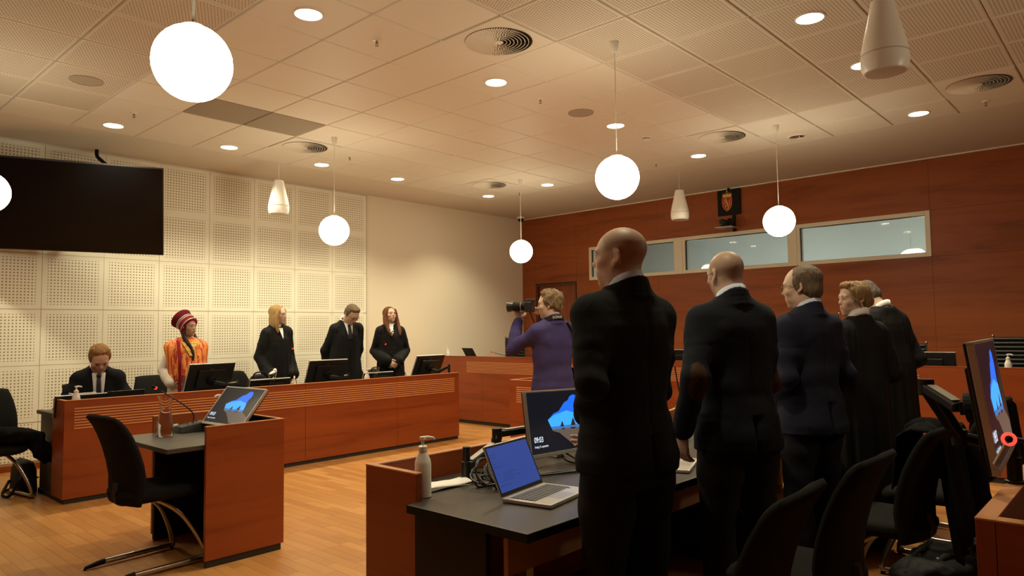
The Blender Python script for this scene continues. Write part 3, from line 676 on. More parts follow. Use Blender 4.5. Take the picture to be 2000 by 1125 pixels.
monitor('black monitor seen from behind at the far end of the long desk', (6.19, 7.16, .944), .475, .30, D(180), D(-26), 0, (6.3, 6.87, .727), G1, arm=[(6.28, 7.05, .86), (6.30, 6.87, .93)])
monitor('low black monitor edge in front of the seated man', (2.06, 6.98, .79), .43, .19, D(180), D(-12), 0, (2.06, 7.1, .727), G1, logo=False)
monitor('low black monitor in front of the blonde woman in a robe', (3.86, 7.05, .815), .46, .20, D(180), D(-20), 0, (3.86, 7.2, .727), G1, logo=False)
monitor('low black monitor beside the sanitizer and carafe of the bowed man', (5.28, 7.05, .815), .44, .19, D(180), D(-20), 0, (5.28, 7.2, .727), G1, logo=False)
G2 = 'monitors on the judges bench'
for y, lab in [(5.83, 'black bench monitor between the photographer and the tallest bald man'), (4.24, 'black bench monitor seen between the two bald men'), (1.67, 'black bench monitor right of the robed lawyers')]:
    monitor(lab, (7.76, y, .985), .52, .30, D(90), D(-12), 0, (8.0, y, .91), G2)
monitor('tilted monitor on the witness stand showing a cave and blue sky', (2.30, 4.66, .895), .50, .305, D(-86.2), D(-38.6), 0, (2.36, 4.78, .727), 'monitors with a cave picture', True, logo=False, arm=[(2.372, 4.76, .80)], rim=SILVER)
monitor('monitor on the near desk showing a cave, blue sky and the clock', (2.825, 2.25, .93), .555, .318, D(2.5), D(-8.5), D(2.), (2.21, 2.30, .727), 'monitors with a cave picture', True, logo=False, arm=[(2.44, 2.33, .905), (2.435, 2.33, .86), (2.21, 2.30, .79)])
monitor('silver edged monitor at the right, seen almost edge on', (2.53, .375, 1.168), .58, .353, D(3.8), D(-7.3), 0, (2.86, .37, .868), 'monitors with a cave picture', True, logo=False, arm=[(2.62, .565, 1.19), (2.74, .50, 1.02), (2.86, .37, .98)], rim=mat('dull silver bezel', (.55, .50, .44), .5))
# ---- wall screen
t = thing('wall_screen', 'large black flat screen on a swivel arm on the perforated wall', 'screen', (2.27, 8.80, 2.70))
T = Matrix.Translation((2.271, 8.14, 2.711)) @ rot(D(-26.4), D(22.4), D(1.1)); wv, hv = 1.678, .946
M().box(-wv/2, wv/2, -.012, .03, -hv/2, hv/2, T).box(-.5, .5, .03, .06, -.3, .25, T).build('casing', BLACK, t, bevel=.004)
M().box(-wv/2+.012, wv/2-.012, -.0135, -.0115, -hv/2+.014, hv/2-.012, T).build('screen', SCREENB, t)
k = M(); p = T @ Vector((0, .06, 0)); k.tube([tuple(p), (2.2, 8.5, 2.72), (2.0, 8.79, 2.72)], .03, 10).tube([tuple(p), (2.45, 8.6, 2.72), (2.3, 8.79, 2.72)], .03, 10); k.box(1.85, 2.45, 8.785, 8.823, 2.6, 2.85); k.build('wall_bracket', BLACKM, t)
M().tube(catmull([(2.66, 8.72, 3.48), (2.655, 8.68, 3.40), (2.67, 8.55, 3.32), (2.69, 8.28, 3.16), (2.68, 8.25, 3.0)], 6), .02, 8).build('cable', BLACKM, t, True)
# ---- laptops
ALU = mat('laptop aluminium', (.62, .58, .53), .35, metal=.55)
KEY = mat('laptop keys', (.05, .047, .045), .5)
def laptop(label, hinge, yaw, open_, w, d, lit, group, body=ALU):
    t = thing('laptop', label, 'laptop', hinge, yaw, group)
    ba = M().box(-w/2, w/2, -d, .004, .001, .016).build('base', body, t, local=True, bevel=.004)
    M().box(-w*.44, w*.44, -d*.55, -.022, .0155, .0165).build('keyboard', KEY, ba, local=True)
    k = M()
    for r in range(5):
        for q in range(13): x = -w*.43+q*w*.86/13; y = -.028-(r+1)*d*.098; k.box(x+.001, x+w*.86/13-.002, y+.001, y+d*.098-.002, .0165, .018)
    k.build('keys', BLACKM if body is not ALU else mat('key caps', (.10, .095, .09), .5), ba, local=True, kind='stuff')
    M().box(-w*.17, w*.17, -d*.95, -d*.62, .0155, .0163).build('touchpad', mat('touchpad', (.5, .47, .43), .3, metal=.4), ba, local=True)
    if lit: M().box(w*.36, w*.40, -d*.68, -d*.62, .0155, .0164).build('sticker', mat('blue sticker', (.05, .06, .35), .4), ba, local=True)
    T = Matrix.Translation((0, .004, .014)) @ Matrix.Rotation(-open_, 4, 'X')
    h = d*.98
    li = M().box(-w/2, w/2, 0, .006, 0, h, T).build('lid', body, t, local=True, bevel=.003)
    M().box(-w/2+.004, w/2-.004, -.001, .0005, .004, h-.004, T).build('screen_bezel', BLACK, li, local=True)
    k = M(); k.m(0).poly([(-w/2+.012, -.0014, .018), (w/2-.012, -.0014, .018), (w/2-.012, -.0014, h-.012), (-w/2+.012, -.0014, h-.012)], T)
    if lit:
        k.m(1)
        for z, a, b in ((.80, .06, .2), (.74, .06, .16), (.62, .06, .12), (.56, .06, .22), (.42, .2, .5), (.38, .2, .42), (.33, .2, .55), (.28, .2, .4), (.2, .06, .3)): k.box(-w/2+w*a, -w/2+w*b, -.0018, -.0015, h*z, h*z+.0025, T)
    k.build('screen', [LBLUE, LBLUE2] if lit else [SCREENB, SCREENB], li, local=True)
    vs, fs = text_mesh('hp', .03, .0005, 1., .35); cx = sum(v[0] for v in vs)/len(vs)
    M().add([(-(x-cx), .0063, y+h*.5) for x, y, z in vs], fs, T).build('logo', LOGO if body is BLACK else BLACK, li, local=True)
    return t
laptop('open silver laptop with a blue screen on the near desk', (2.178, 1.93, .728), D(10), D(24), .325, .215, True, 'laptops')
laptop('silver laptop under the hand of the bald man with glasses', (3.03, 1.866, .728), D(20), D(20), .32, .215, True, 'laptops')
laptop('black laptop seen from behind on the bench, left end', (7.80, 7.93, .911), D(76), D(30), .33, .24, False, 'laptops', BLACK)
laptop('black laptop seen from behind in front of the seated man', (2.40, 7.0, .728), D(186), D(18), .33, .165, False, 'laptops', BLACK)
# ---- pump bottles
SOAP = mat('translucent white bottle', (.86, .82, .74), .35, spec=.4)
LAB = mat('bottle label', (.62, .68, .74), .5)
def bottle(label, loc, s=1., rz=0., lab=False):
    t = thing('pump_bottle', label, 'bottle', loc, rz, 'hand sanitizer bottles')
    bt = M().lathe([(r*s, z*s) for r, z in [(.0, .0), (.029, 0), (.0325, .004), (.0325, .13), (.030, .145), (.016, .178), (.0155, .182), (0, .182)]], 24).build('bottle', SOAP, t, True, local=True)
    k = M(); k.lathe([(r*s, z*s) for r, z in [(.0185, .18), (.0185, .198), (.012, .202), (.006, .204), (.006, .225), (.013, .227), (.012, .236), (0, .238)]], 16)
    k.tube([(0, 0, .231*s), (-.02*s, 0, .233*s), (-.042*s, 0, .229*s), (-.046*s, 0, .222*s)], [.007*s, .006*s, .005*s, .004*s], 8); k.build('pump', WHITEP, t, True, local=True)
    if lab:
        k = M(); n = 10; a0 = -.7
        vs = [(.0329*math.cos(a0+1.1*i/n), .0329*math.sin(a0+1.1*i/n), z) for z in (.018, .112) for i in range(n+1)]
        k.m(0).add(vs, [(i, i+1, n+2+i, n+1+i) for i in range(n)]); k.m(1)
        for z, q0, q1 in ((.10, 1, 6), (.088, 1, 8), (.076, 2, 7), (.064, 1, 5), (.052, 1, 8), (.04, 2, 6), (.026, 1, 4)):
            k.add([(.0331*math.cos(a0+1.1*i/n), .0331*math.sin(a0+1.1*i/n), zz) for zz in (z-.003, z+.002) for i in (q0, q1)], [(0, 1, 3, 2)])
        k.build('label', [LAB, mat('label print', (.05, .08, .2), .5)], bt, local=True)
    return t
bottle('white pump bottle with a blue label behind the near desk end panel', (1.885, 2.215, .727), 1.02, 2.6, True)
bottle('white pump bottle in front of the seated man', (1.985, 6.89, .727), 1., 3.3)
bottle('white pump bottle behind the tilted witness stand monitor', (2.335, 4.96, .727), 1., .4)
bottle('white pump bottle before the bowed man with glasses', (5.02, 6.90, .727), 1., 3.0)
bottle('white pump bottle on the left end of the bench', (7.70, 8.42, .911), 1., 3.6)
bottle('white pump bottle on the bench at the right edge', (7.70, 1.0, .911), .9, 1.2)
# ---- carafes
WAT = mat('water', (.95, .97, .97), .0, trans=1.); WAT.node_tree.nodes['Principled BSDF'].inputs['IOR'].default_value = 1.2
def carafe(label, loc, s=1.):
    t = thing('water_carafe', label, 'carafe', loc, 0, 'glass water carafes')
    o = [(.0, 0), (.046, 0), (.05, .006), (.051, .03), (.046, .09), (.034, .15), (.031, .175), (.036, .21), (.046, .245), (.048, .248)]
    i = [(r-.0028, max(z, .008)) for r, z in o[::-1] if r > .01] + [(0, .008)]
    M().lathe([(r*s, z*s) for r, z in o+i], 28).build('glass', GLASS, t, True, local=True)
    M().lathe([(r*s*.93, z*s) for r, z in [(0, .01), (.044, .01), (.048, .03), (.0435, .09), (.033, .15), (.030, .17), (.0, .17)]], 24).build('water', WAT, t, True, local=True)
    return t
carafe('glass water carafe on the witness stand table', (1.925, 4.86, .727), 1.05)
carafe('glass carafe with a paper in its neck on the long desk by the blonde woman', (3.83, 6.93, .727), 1.)
carafe('glass carafe on the long desk between the bowed man and the auburn-haired woman', (5.17, 6.93, .727), 1.)
carafe('glass carafe on the near desk between the two bald men', (3.47, 1.99, .727), .95)
t = thing('napkin', 'crumpled white napkin in the neck of the carafe by the blonde woman', 'napkin', (3.83, 6.93, .96))
M().ell((3.83, 6.93, .975), (.04, .03, .018), n=10, R=Matrix.Rotation(-.5, 3, 'Y')).ell((3.86, 6.93, .995), (.022, .02, .03), n=10).build('paper', PAPER, t, True)
# ---- microphones
def mic(label, base, pts, w=.15, d=.11, ring=RED, unit=True, foot=True):
    t = thing('gooseneck_microphone', label, 'microphone', base, 0, 'gooseneck microphones')
    if foot:
        T = Matrix.Translation(base)
        vs = [(-w/2, -d/2, 0), (w/2, -d/2, 0), (w/2, d/2, 0), (-w/2, d/2, 0), (-w/2+.01, -d/2+.01, .042), (w/2-.01, -d/2+.01, .068), (w/2-.01, d/2-.01, .068), (-w/2+.01, d/2-.01, .042)]
        M().add(vs, [(0, 3, 2, 1), (4, 5, 6, 7), (0, 1, 5, 4), (1, 2, 6, 5), (2, 3, 7, 6), (3, 0, 4, 7)], T).build('base', BLACK, t, bevel=.004)
        k = M()
        for i in range(3): k.lathe([(0, 0), (.008, 0), (.008, .004), (0, .004)], 10, (base[0]-.03+.03*i, base[1]-.02, base[2]+.056+.0055*i))
        k.build('buttons', DGREY, t, kind='stuff')
    P = catmull(pts, 8)
    M().tube(P[:-2], .0042, 8).build('gooseneck', BLACK, t, True)
    d_ = (P[-1]-P[-3]).normalized(); e = P[-1]
    M().tube([e-d_*.01, e, e+d_*.028, e+d_*.034], [.006, .0085, .0085, .004], 12).build('capsule', BLACKM, t, True)
    M().tube([e-d_*.004, e+d_*.006], .0098, 14).build('ring_light', ring, t, True)
    return t
mic('gooseneck microphone with a red ring on the witness stand', (2.13, 4.95, .727), [(2.145, 4.95, .78), (2.15, 4.95, .83), (2.12, 4.94, .875), (2.02, 4.91, .95), (1.865, 4.87, 1.045)], .20, .13)
mic('red tipped gooseneck microphone before the blonde woman', (4.20, 7.10, .727), [(4.20, 7.06, .78), (4.18, 7.05, .88), (4.14, 7.02, 1.05), (4.11, 7.0, 1.225)])
mic('red tipped gooseneck microphone before the auburn-haired woman', (5.74, 7.08, .727), [(5.74, 7.05, .78), (5.70, 7.03, .87), (5.53, 7.01, 1.06), (5.37, 7.0, 1.245)])
mic('black gooseneck microphone on the near desk between the two bald men', (4.10, 2.27, .727), [(4.09, 2.25, .78), (4.06, 2.25, .9), (4.01, 2.25, 1.05), (3.97, 2.25, 1.19)], ring=BLACKM)
mic('gooseneck microphone on the bench with a dark tip, left of the photographer', (7.85, 7.2, .91), [(7.85, 7.2, .96), (7.85, 7.25, 1.0), (7.84, 7.4, 1.03), (7.83, 7.55, 1.06)])
t = thing('gooseneck_microphone', 'grey microphone stem with a bright red light ring at the right edge', 'microphone', (2.62, .10, .868), 0, 'gooseneck microphones')
P0, P1 = Vector((2.2, .326, 1.03)), Vector((2.2, .293, 1.098))
M().tube(catmull([(2.62, .10, .868), (2.52, .12, .96), (2.36, .20, 1.06), tuple(P1+Vector((.012, -.006, 0)))], 6), .007, 10).build('gooseneck', BLACK, t, True)
M().tube([tuple(P0), tuple(P1)], .0055, 12).build('stem', GREYP, t, True)
dv = Vector((-.93, -.30, .05)).normalized(); x_, y_ = basis(dv); cc = P1
M().tube([cc + (x_*math.cos(a)+y_*math.sin(a))*.0135 for a in [2*PI*i/24 for i in range(24)]], .0042, 10, closed=True).build('ring_light', REDRING, t, True)
M().ell(tuple(cc), .009, n=12).build('capsule', BLACKM, t, True)
# ---- coat of arms plaque, camera and dome
t = thing('coat_of_arms', 'black plaque with a crowned red shield and golden lion high on the cherry wall', 'plaque', (9.96, 4.648, 3.28))
M().box(9.955, 9.988, 4.47, 4.826, 3.075, 3.462).box(9.94, 9.985, 4.632, 4.66, 3.462, 3.484).build('board', BLACKM, t, bevel=.003)
def EM(pts, dx): return [(9.955-dx, 4.668-u, 3.265+v) for u, v in pts]
GOLD = mat('gilded metal', (.85, .50, .13), .4, metal=.25); SHR = mat('shield red', (.42, .030, .015), .5)
sh = [(-.078, .075), (.078, .075), (.078, .0), (.066, -.06), (.035, -.105), (0, -.13), (-.035, -.105), (-.066, -.06), (-.078, 0)]
k = M(); k.add(EM(sh, .012)+EM(sh, 0), [tuple(range(9))]+[(i, (i+1) % 9, (i+1) % 9+9, i+9) for i in range(9)]); k.build('shield', SHR, t)
M().tube([Vector(p) for p in EM(sh, .010)], .0035, 6, closed=True).build('shield_rim', GOLD, t)
k = M()
def st(pts, r): k.tube(catmull(EM(pts, .013), 5), r, 6)
st([(-.012, .045), (-.005, .015), (.012, -.02), (.012, -.045)], .011); st([(-.018, .058), (-.008, .05)], .014); st([(-.005, .02), (-.035, .03), (-.045, .045)], .006); st([(-.002, .0), (-.035, -.005), (-.05, .005)], .006)
st([(.01, -.04), (-.02, -.045), (-.03, -.07)], .008); st([(.015, -.045), (.022, -.075), (.005, -.10)], .008); st([(.015, -.04), (.045, -.03), (.04, .01), (.055, .035)], .005); st([(-.05, -.03), (-.045, .02), (-.04, .055)], .003)
k.build('lion', GOLD, t)
k = M()
cr = [(-.065, .085), (.065, .085), (.075, .13), (.055, .118), (.045, .14), (.03, .118), (.012, .145), (0, .118), (-.012, .145), (-.03, .118), (-.045, .14), (-.055, .118), (-.075, .13)]
k.add(EM(cr, .01)+EM(cr, 0), [tuple(range(13))]+[(i, (i+1) % 13, (i+1) % 13+13, i+13) for i in range(13)])
k.box(9.945, 9.952, 4.664, 4.672, 3.41, 3.45).box(9.945, 9.952, 4.655, 4.681, 3.43, 3.438)
for u in (-.06, -.03, 0, .03, .06): k.ell((9.945, 4.668-u, 3.265+.147), .006, n=8)
k.build('crown', GOLD, t)
t = thing('video_camera', 'dark conference camera on a small shelf under the coat of arms', 'camera', (9.80, 4.60, 2.95))
M().lathe([(0, -.05), (.045, -.05), (.055, -.03), (.055, .05), (.04, .07), (0, .07)], 22, T=Matrix.Translation((9.80, 4.656, 2.94)) @ Matrix.Rotation(-PI/2, 4, 'Y')).build('head', DGREY, t, True)
M().lathe([(0, .071), (.036, .071), (.036, .082), (.03, .084), (0, .078)], 20, T=Matrix.Translation((9.80, 4.656, 2.94)) @ Matrix.Rotation(-PI/2, 4, 'Y')).build('lens', SCREENB, t, True)
M().box(9.76, 9.9, 4.55, 4.68, 2.879, 2.90).tube([(9.82, 4.575, 2.89), (9.82, 4.575, 3.0)], .03, 14).build('base', BLACKM, t, bevel=.004)
M().box(9.72, 9.96, 4.505, 4.77, 2.868, 2.878).build('shelf', SILVER, t, bevel=.002); M().box(9.955, 9.987, 4.56, 4.60, 2.82, 3.07).build('bracket', BLACKM, t)
t = thing('dome_camera', 'small black dome camera in the room corner under the ceiling', 'camera', (9.71, 8.6, ZC))
M().lathe([(.075, 0), (.075, -.03), (.06, -.036), (0, -.036)], 24).build('housing', WHITEP, t, True, local=True); M().lathe([(.056, -.036), (.052, -.06), (.034, -.082), (0, -.09)], 24).build('dome', SCREENB, t, True, local=True)
# ---- things on the near desk
t = thing('cable_bundle', 'tangle of black cables on the near desk beside the screen post', 'cables', (2.22, 2.13, .727))
k = M()
for i in range(18):
    cx, cy = 2.22+random.uniform(-.06, .06), 2.13+random.uniform(-.05, .06); r = random.uniform(.035, .10); tl = random.uniform(.2, 1.1); a0 = random.random()*6
    k.tube([(cx+r*math.cos(a), cy+r*math.sin(a)*math.cos(tl), max(.732, .765+r*math.sin(a)*math.sin(tl))+.004*math.sin(3*a+a0)) for a in [2*PI*j/22 for j in range(22)]], .0042, 6, closed=True)
k.build('loops', BLACK, t, True)
k = M(); k.box(2.23, 2.29, 2.10, 2.14, .73, .765, Matrix.Rotation(.0, 4, 'Z')); k.build('adapter', BLACK, t, bevel=.005)
for pts in ([(2.27, 2.2, .75), (2.15, 2.25, .732), (2.05, 2.33, .731)], [(2.36, 2.08, .74), (2.30, 1.98, .731), (2.22, 1.99, .731), (2.18, 2.04, .733)], [(2.4, 2.16, .75), (2.50, 2.2, .735), (2.6, 2.3, .731)]): M().tube(catmull(pts, 8), .004, 6).build('cable', BLACK, t, True)
t = thing('cable', 'black cables looping on the near desk below the cave screen', 'cables', (2.75, 2.1, .727))
for pts in ([(2.42, 2.14, .733), (2.6, 2.09, .732), (2.72, 2.0, .732), (2.9, 2.0, .733), (3.0, 2.12, .735)], [(2.44, 2.11, .735), (2.62, 2.04, .734), (2.76, 1.97, .738), (2.92, 2.03, .738)], [(2.83, 2.27, .80), (2.80, 2.2, .745), (2.83, 2.08, .735), (2.98, 2.0, .733)], [(2.80, 2.28, .80), (2.84, 2.23, .77), (2.82, 2.12, .74)]): M().tube(catmull(pts, 8), .0052, 8).build('strand', BLACK, t, True)
t = thing('power_block', 'small beige socket block on the near desk under the cave screen', 'socket', (2.93, 2.36, .727))
M().box(2.90, 2.97, 2.34, 2.40, .727, .80).build('housing', WHITEP, t, bevel=.005); M().box(2.915, 2.955, 2.337, 2.34, .745, .785).build('socket', DGREY, t)
t = thing('paper_towels', 'stack of folded white paper towels on the near desk by the bottle', 'paper', (2.05, 2.27, .727))
k = M()
for i in range(3):
    def tw(u, v, i=i): return (1.955+.235*v+.02*u*.6, 2.30+.055*u-.015*v, .733+.0065*i+.006*math.sin(v*4+i)*(.4+v)+.004*math.sin(u*3+i))
    k.add(*grid_sheet(tw, 8, 14, .0055))
k.build('sheets', PAPER, t, True, angle=180)
def sheet(name, label, cat, x, y, w_, d_, rz, z=.7275, m_=PAPER, h=.0012): 
    t = thing(name, label, cat, (x, y, z), rz); M().box(-w_/2, w_/2, -d_/2, d_/2, 0, h).build('sheet' if h < .004 else 'cover', m_, t, local=True); return t
sheet('document', 'white document on the near desk beside the man in navy', 'paper', 3.80, 1.63, .24, .12, .25)
sheet('document', 'bright white document farther back on the near desk by the man in navy', 'paper', 4.25, 1.80, .22, .12, .1)
sheet('folder', 'green folder on the near desk behind the carafe', 'folder', 3.80, 2.14, .14, .10, .3, h=.05, m_=mat('green card', (.02, .16, .05), .6))
t = sheet('place_card', 'white card beside the microphone on the witness stand', 'card', 2.04, 5.03, .09, .004, .3, h=.05)
t = thing('tablet', 'white tablet lying on the low monitor before the seated man', 'tablet', (2.10, 7.03, .883))
M().box(1.985, 2.175, 6.99, 7.10, .884, .893).build('body', WHITEP, t, bevel=.003); M().box(1.995, 2.165, 7.0, 7.09, .893, .8935).build('screen', SCREENB, t)
t = thing('round_bag', 'black rounded bag standing on the long desk left of the blonde woman', 'bag', (3.95, 7.42, .727))
k = M().loft([(0, .11, .06, 0), (.02, .13, .07, 0), (.12, .125, .065, 0), (.19, .08, .045, 0), (.215, .03, .02, 0)], 24, 2.4); k.v = [(x+3.93, y+7.42, z+.728) for x, y, z in k.v]; k.build('body', NYL, t, True)
M().tube(catmull([(3.85, 7.40, .9), (3.88, 7.38, .96), (3.98, 7.38, .96), (4.01, 7.40, .9)], 5), .008, 8).build('handle', NYL, t, True)
t = thing('round_bag', 'black rounded bag on the long desk between the bowed man and the auburn-haired woman', 'bag', (5.52, 7.42, .727))
k = M().loft([(0, .10, .06, 0), (.02, .12, .07, 0), (.12, .115, .065, 0), (.18, .075, .045, 0), (.20, .03, .02, 0)], 24, 2.4); k.v = [(x+5.50, y+7.42, z+.728) for x, y, z in k.v]; k.build('body', NYL, t, True)
M().tube(catmull([(5.43, 7.40, .88), (5.46, 7.38, .94), (5.55, 7.38, .94), (5.58, 7.40, .88)], 5), .008, 8).build('handle', NYL, t, True)
# ================================================================== PEOPLE
import openvdb as vdb
class SDF:
    # signed distance field on a regular grid; shapes are blended smoothly into one continuous surface
    def __init__(s, lo, hi, vox):
        s.lo = np.array(lo, float); s.vox = vox; s.n = np.ceil((np.array(hi)-s.lo)/vox).astype(int)+1; s.g = np.full(s.n, .09, 'f4')
    def view(s, lo, hi):
        a = np.clip(np.floor((np.array(lo)-s.lo)/s.vox).astype(int), 0, s.n); b = np.clip(np.ceil((np.array(hi)-s.lo)/s.vox).astype(int)+1, 0, s.n)
        sl = tuple(slice(i, j) for i, j in zip(a, b))
        ax = [(s.lo[i]+s.vox*np.arange(a[i], b[i])).astype('f4') for i in range(3)]
        return sl, ax[0][:, None, None], ax[1][None, :, None], ax[2][None, None, :]
    def comb(s, sl, d, k, sub):
        g = s.g[sl]
        if g.size == 0: return
        if sub: d = -d; h = np.clip(.5-.5*(g-d)/k, 0, 1); s.g[sl] = g*(1-h)+d*h+k*h*(1-h)
        else: h = np.clip(.5+.5*(g-d)/k, 0, 1); s.g[sl] = g*(1-h)+d*h-k*h*(1-h)
    def ell(s, c, r, R=None, k=.02, sub=False):
        if isinstance(r, (int, float)): r = (r, r, r)
        m_ = max(r)+k+.02; c = np.array(c, float); sl, X, Y, Z = s.view(c-m_, c+m_)
        p = [X-c[0], Y-c[1], Z-c[2]]
        if R is not None: A_ = np.array(R); p = [p[0]*A_[0, i]+p[1]*A_[1, i]+p[2]*A_[2, i] for i in range(3)]
        k0 = np.sqrt(sum((p[i]/r[i])**2 for i in range(3))); k1 = np.sqrt(sum((p[i]/r[i]**2)**2 for i in range(3)))
        s.comb(sl, (k0*(k0-1)/np.maximum(k1, 1e-6)).astype('f4'), k, sub); return s
    def cone(s, a, b, ra, rb, k=.02, sub=False):
        a, b = np.array(a, float), np.array(b, float); m_ = max(ra, rb)+k+.02; sl, X, Y, Z = s.view(np.minimum(a, b)-m_, np.maximum(a, b)+m_)
        d = b-a; L = max(d.dot(d), 1e-9); t = np.clip(((X-a[0])*d[0]+(Y-a[1])*d[1]+(Z-a[2])*d[2])/L, 0, 1)
        q = np.sqrt((X-a[0]-t*d[0])**2+(Y-a[1]-t*d[1])**2+(Z-a[2]-t*d[2])**2)-(ra+(rb-ra)*t)
        s.comb(sl, q.astype('f4'), k, sub); return s
    def limb(s, P, rs, k=.02):
        for i in range(len(P)-1): s.cone(P[i], P[i+1], rs[i], rs[i+1], k if i == 0 else min(k, .012)); 
        return s
    def loft(s, secs, p=2.3, k=.02, fn=None):
        S = np.array([(q+(0,))[:5] if len(q) == 4 else q for q in secs], float); m_ = k+.03
        A_ = S[:, 1].max()+m_; B_ = np.abs(S[:, 3]).max()+S[:, 2].max()+m_
        sl, X, Y, Z = s.view((-A_, -B_, S[0, 0]-m_), (A_, B_, S[-1, 0]+m_))
        z = Z.ravel(); a = np.interp(z, S[:, 0], S[:, 1]); b = np.interp(z, S[:, 0], S[:, 2]); y0 = np.interp(z, S[:, 0], S[:, 3])
        a, b, y0 = (q.astype('f4')[None, None, :] for q in (a, b, y0)); y = Y-y0
        f = ((np.abs(X)/a)**p+(np.abs(y)/b)**p)**(1/p)
        if fn is not None: f = f/fn(np.arctan2(y/b, X/a), Z)
        d = (f-1)*np.minimum(a, b)*.9; d = np.maximum(d, np.maximum(S[0, 0]-Z, Z-S[-1, 0]))
        s.comb(sl, d.astype('f4'), k, False); return s
    def mesh(s, name='sdf'):
        s.g[0], s.g[-1], s.g[:, 0], s.g[:, -1], s.g[:, :, 0], s.g[:, :, -1] = (.05,)*6
        gr = vdb.FloatGrid(.09); gr.copyFromArray(np.ascontiguousarray(s.g)); pts, q = gr.convertToQuads(0.0)
        pts = pts.astype('f8')*s.vox+s.lo; me = bpy.data.meshes.new(name)
        t0 = pts[q[:, 0]]; vol = (t0*np.cross(pts[q[:, 1]], pts[q[:, 2]])).sum()
        if vol < 0: q = q[:, ::-1]
        me.vertices.add(len(pts)); me.vertices.foreach_set('co', pts.astype('f4').ravel()); me.loops.add(q.size); me.loops.foreach_set('vertex_index', np.ascontiguousarray(q, 'i4').ravel())
        me.polygons.add(len(q)); me.polygons.foreach_set('loop_start', np.arange(0, q.size, 4, dtype='i4')); me.update(calc_edges=True); return me
def getv(me):
    a = np.empty(len(me.vertices)*3, 'f4'); me.vertices.foreach_get('co', a); return a.reshape(-1, 3).astype(float)
def setv(me, a): me.vertices.foreach_set('co', a.astype('f4').ravel()); me.update()
def getn(me):
    a = np.empty(len(me.vertices)*3, 'f4'); me.vertex_normals.foreach_get('vector', a); return a.reshape(-1, 3).astype(float)
def wrinkle(me, amp, freq, seed=0., extra=None):
    v = getv(me); n = getn(me); o = Vector((seed*3.1, seed*1.7, seed))
    d = np.array([noise.noise(Vector((p[0]*freq[0], p[1]*freq[1], p[2]*freq[2]))+o) for p in v])
    d = np.sign(d)*np.abs(d)**.8*amp
    if extra is not None: d = d + extra(v)
    setv(me, v+n*d[:, None])
def skinmat(name, base):
    m = mat(name, base, .48, spec=.3); b = m.node_tree.nodes['Principled BSDF']
    a = nd(m, 'ShaderNodeAttribute', attribute_name='Col'); lk(m, a.outputs['Color'], b.inputs['Base Color'])
    n = nd(m, 'ShaderNodeTexNoise', Scale=260., Detail=2.); lk(m, coords(m, (1, 1, 1)), n.inputs['Vector']); bump(m, n.outputs[0], .12, .004)
    return m
SKIN = skinmat('skin', (.55, .36, .26))
def hairmat(name, c1, c2, rough=.5):
    m = mat(name, c1, rough, spec=.3); b = m.node_tree.nodes['Principled BSDF']
    n = nd(m, 'ShaderNodeTexNoise', Scale=1., Detail=5., Roughness=.65, Distortion=.4); lk(m, coords(m, (150, 150, 14)), n.inputs['Vector'])
    lk(m, ramp(m, n.outputs[0], [(.30, c2), (.70, c1)]), b.inputs['Base Color']); bump(m, n.outputs[0], .9, .012); return m
EYEW, EYEI = mat('eye white', (.62, .57, .52), .3), mat('iris', (.045, .035, .028), .15)
SHIRTW, SHIRTB = fabric('white shirt cotton', (.80, .79, .80), .8, 300., .15), fabric('pale blue shirt cotton', (.55, .60, .74), .8, 300., .15)
SHOE = mat('black shoe leather', (.012, .011, .010), .35)
def hand(k, wrist, d, pn, side, s, curl=.45, spread=.10, thumb=.55):
    # d: direction of the fingers, pn: side the fingers curl to, side: direction of the thumb across the palm
    d = Vector(d).normalized(); pn = Vector(pn); pn = (pn-d*pn.dot(d)).normalized(); sd = Vector(side); sd = (sd-d*sd.dot(d)-pn*sd.dot(pn)).normalized()
    W = Vector(wrist); R3 = Matrix((sd, d, pn)).transposed()
    k.ell(W+d*.042*s, (.038*s, .054*s, .015*s), R3, .012); k.ell(W+d*.072*s, (.041*s, .024*s, .0135*s), R3, .010)
    for o, L in ((.030, .074), (.0102, .082), (-.0102, .076), (-.030, .060)):
        p = W+d*.084*s+sd*o*s; dirv = (d+sd*(o*spread*24)).normalized(); pts = [p-d*.012*s, p]; rs = [.0098*s, .0096*s]
        for j, f in enumerate((.45, .31, .24)):
            a = curl*(1.1, 1.2, .8)[j]; dirv = (dirv*math.cos(a)+pn*math.sin(a)).normalized()
            p = p+dirv*L*f*s; pts.append(p); rs.append((.0090, .0083, .0070)[j]*s)
        for i in range(4): k.cone(pts[i], pts[i+1], rs[i], rs[i+1], .003)
    p = W+d*.022*s+sd*.028*s; q = p+(d*.5+sd*.75+pn*.25).normalized()*.038*s; r_ = q+(d*.85+sd*(.5-.5*thumb)+pn*.4*thumb).normalized()*.032*s; e = r_+(d*.95-sd*.2*thumb+pn*.3).normalized()*.024*s
    for a, b, ra, rb, kk in ((p, q, .0145, .012, .01), (q, r_, .012, .0105, .004), (r_, e, .0105, .008, .004)): k.cone(a, b, ra*s, rb*s, kk)
def mrot(yaw=0., pitch=0., roll=0.):   # pitch > 0 looks up
    return Matrix.Rotation(yaw, 3, 'Z') @ Matrix.Rotation(pitch, 3, 'X') @ Matrix.Rotation(roll, 3, 'Y')
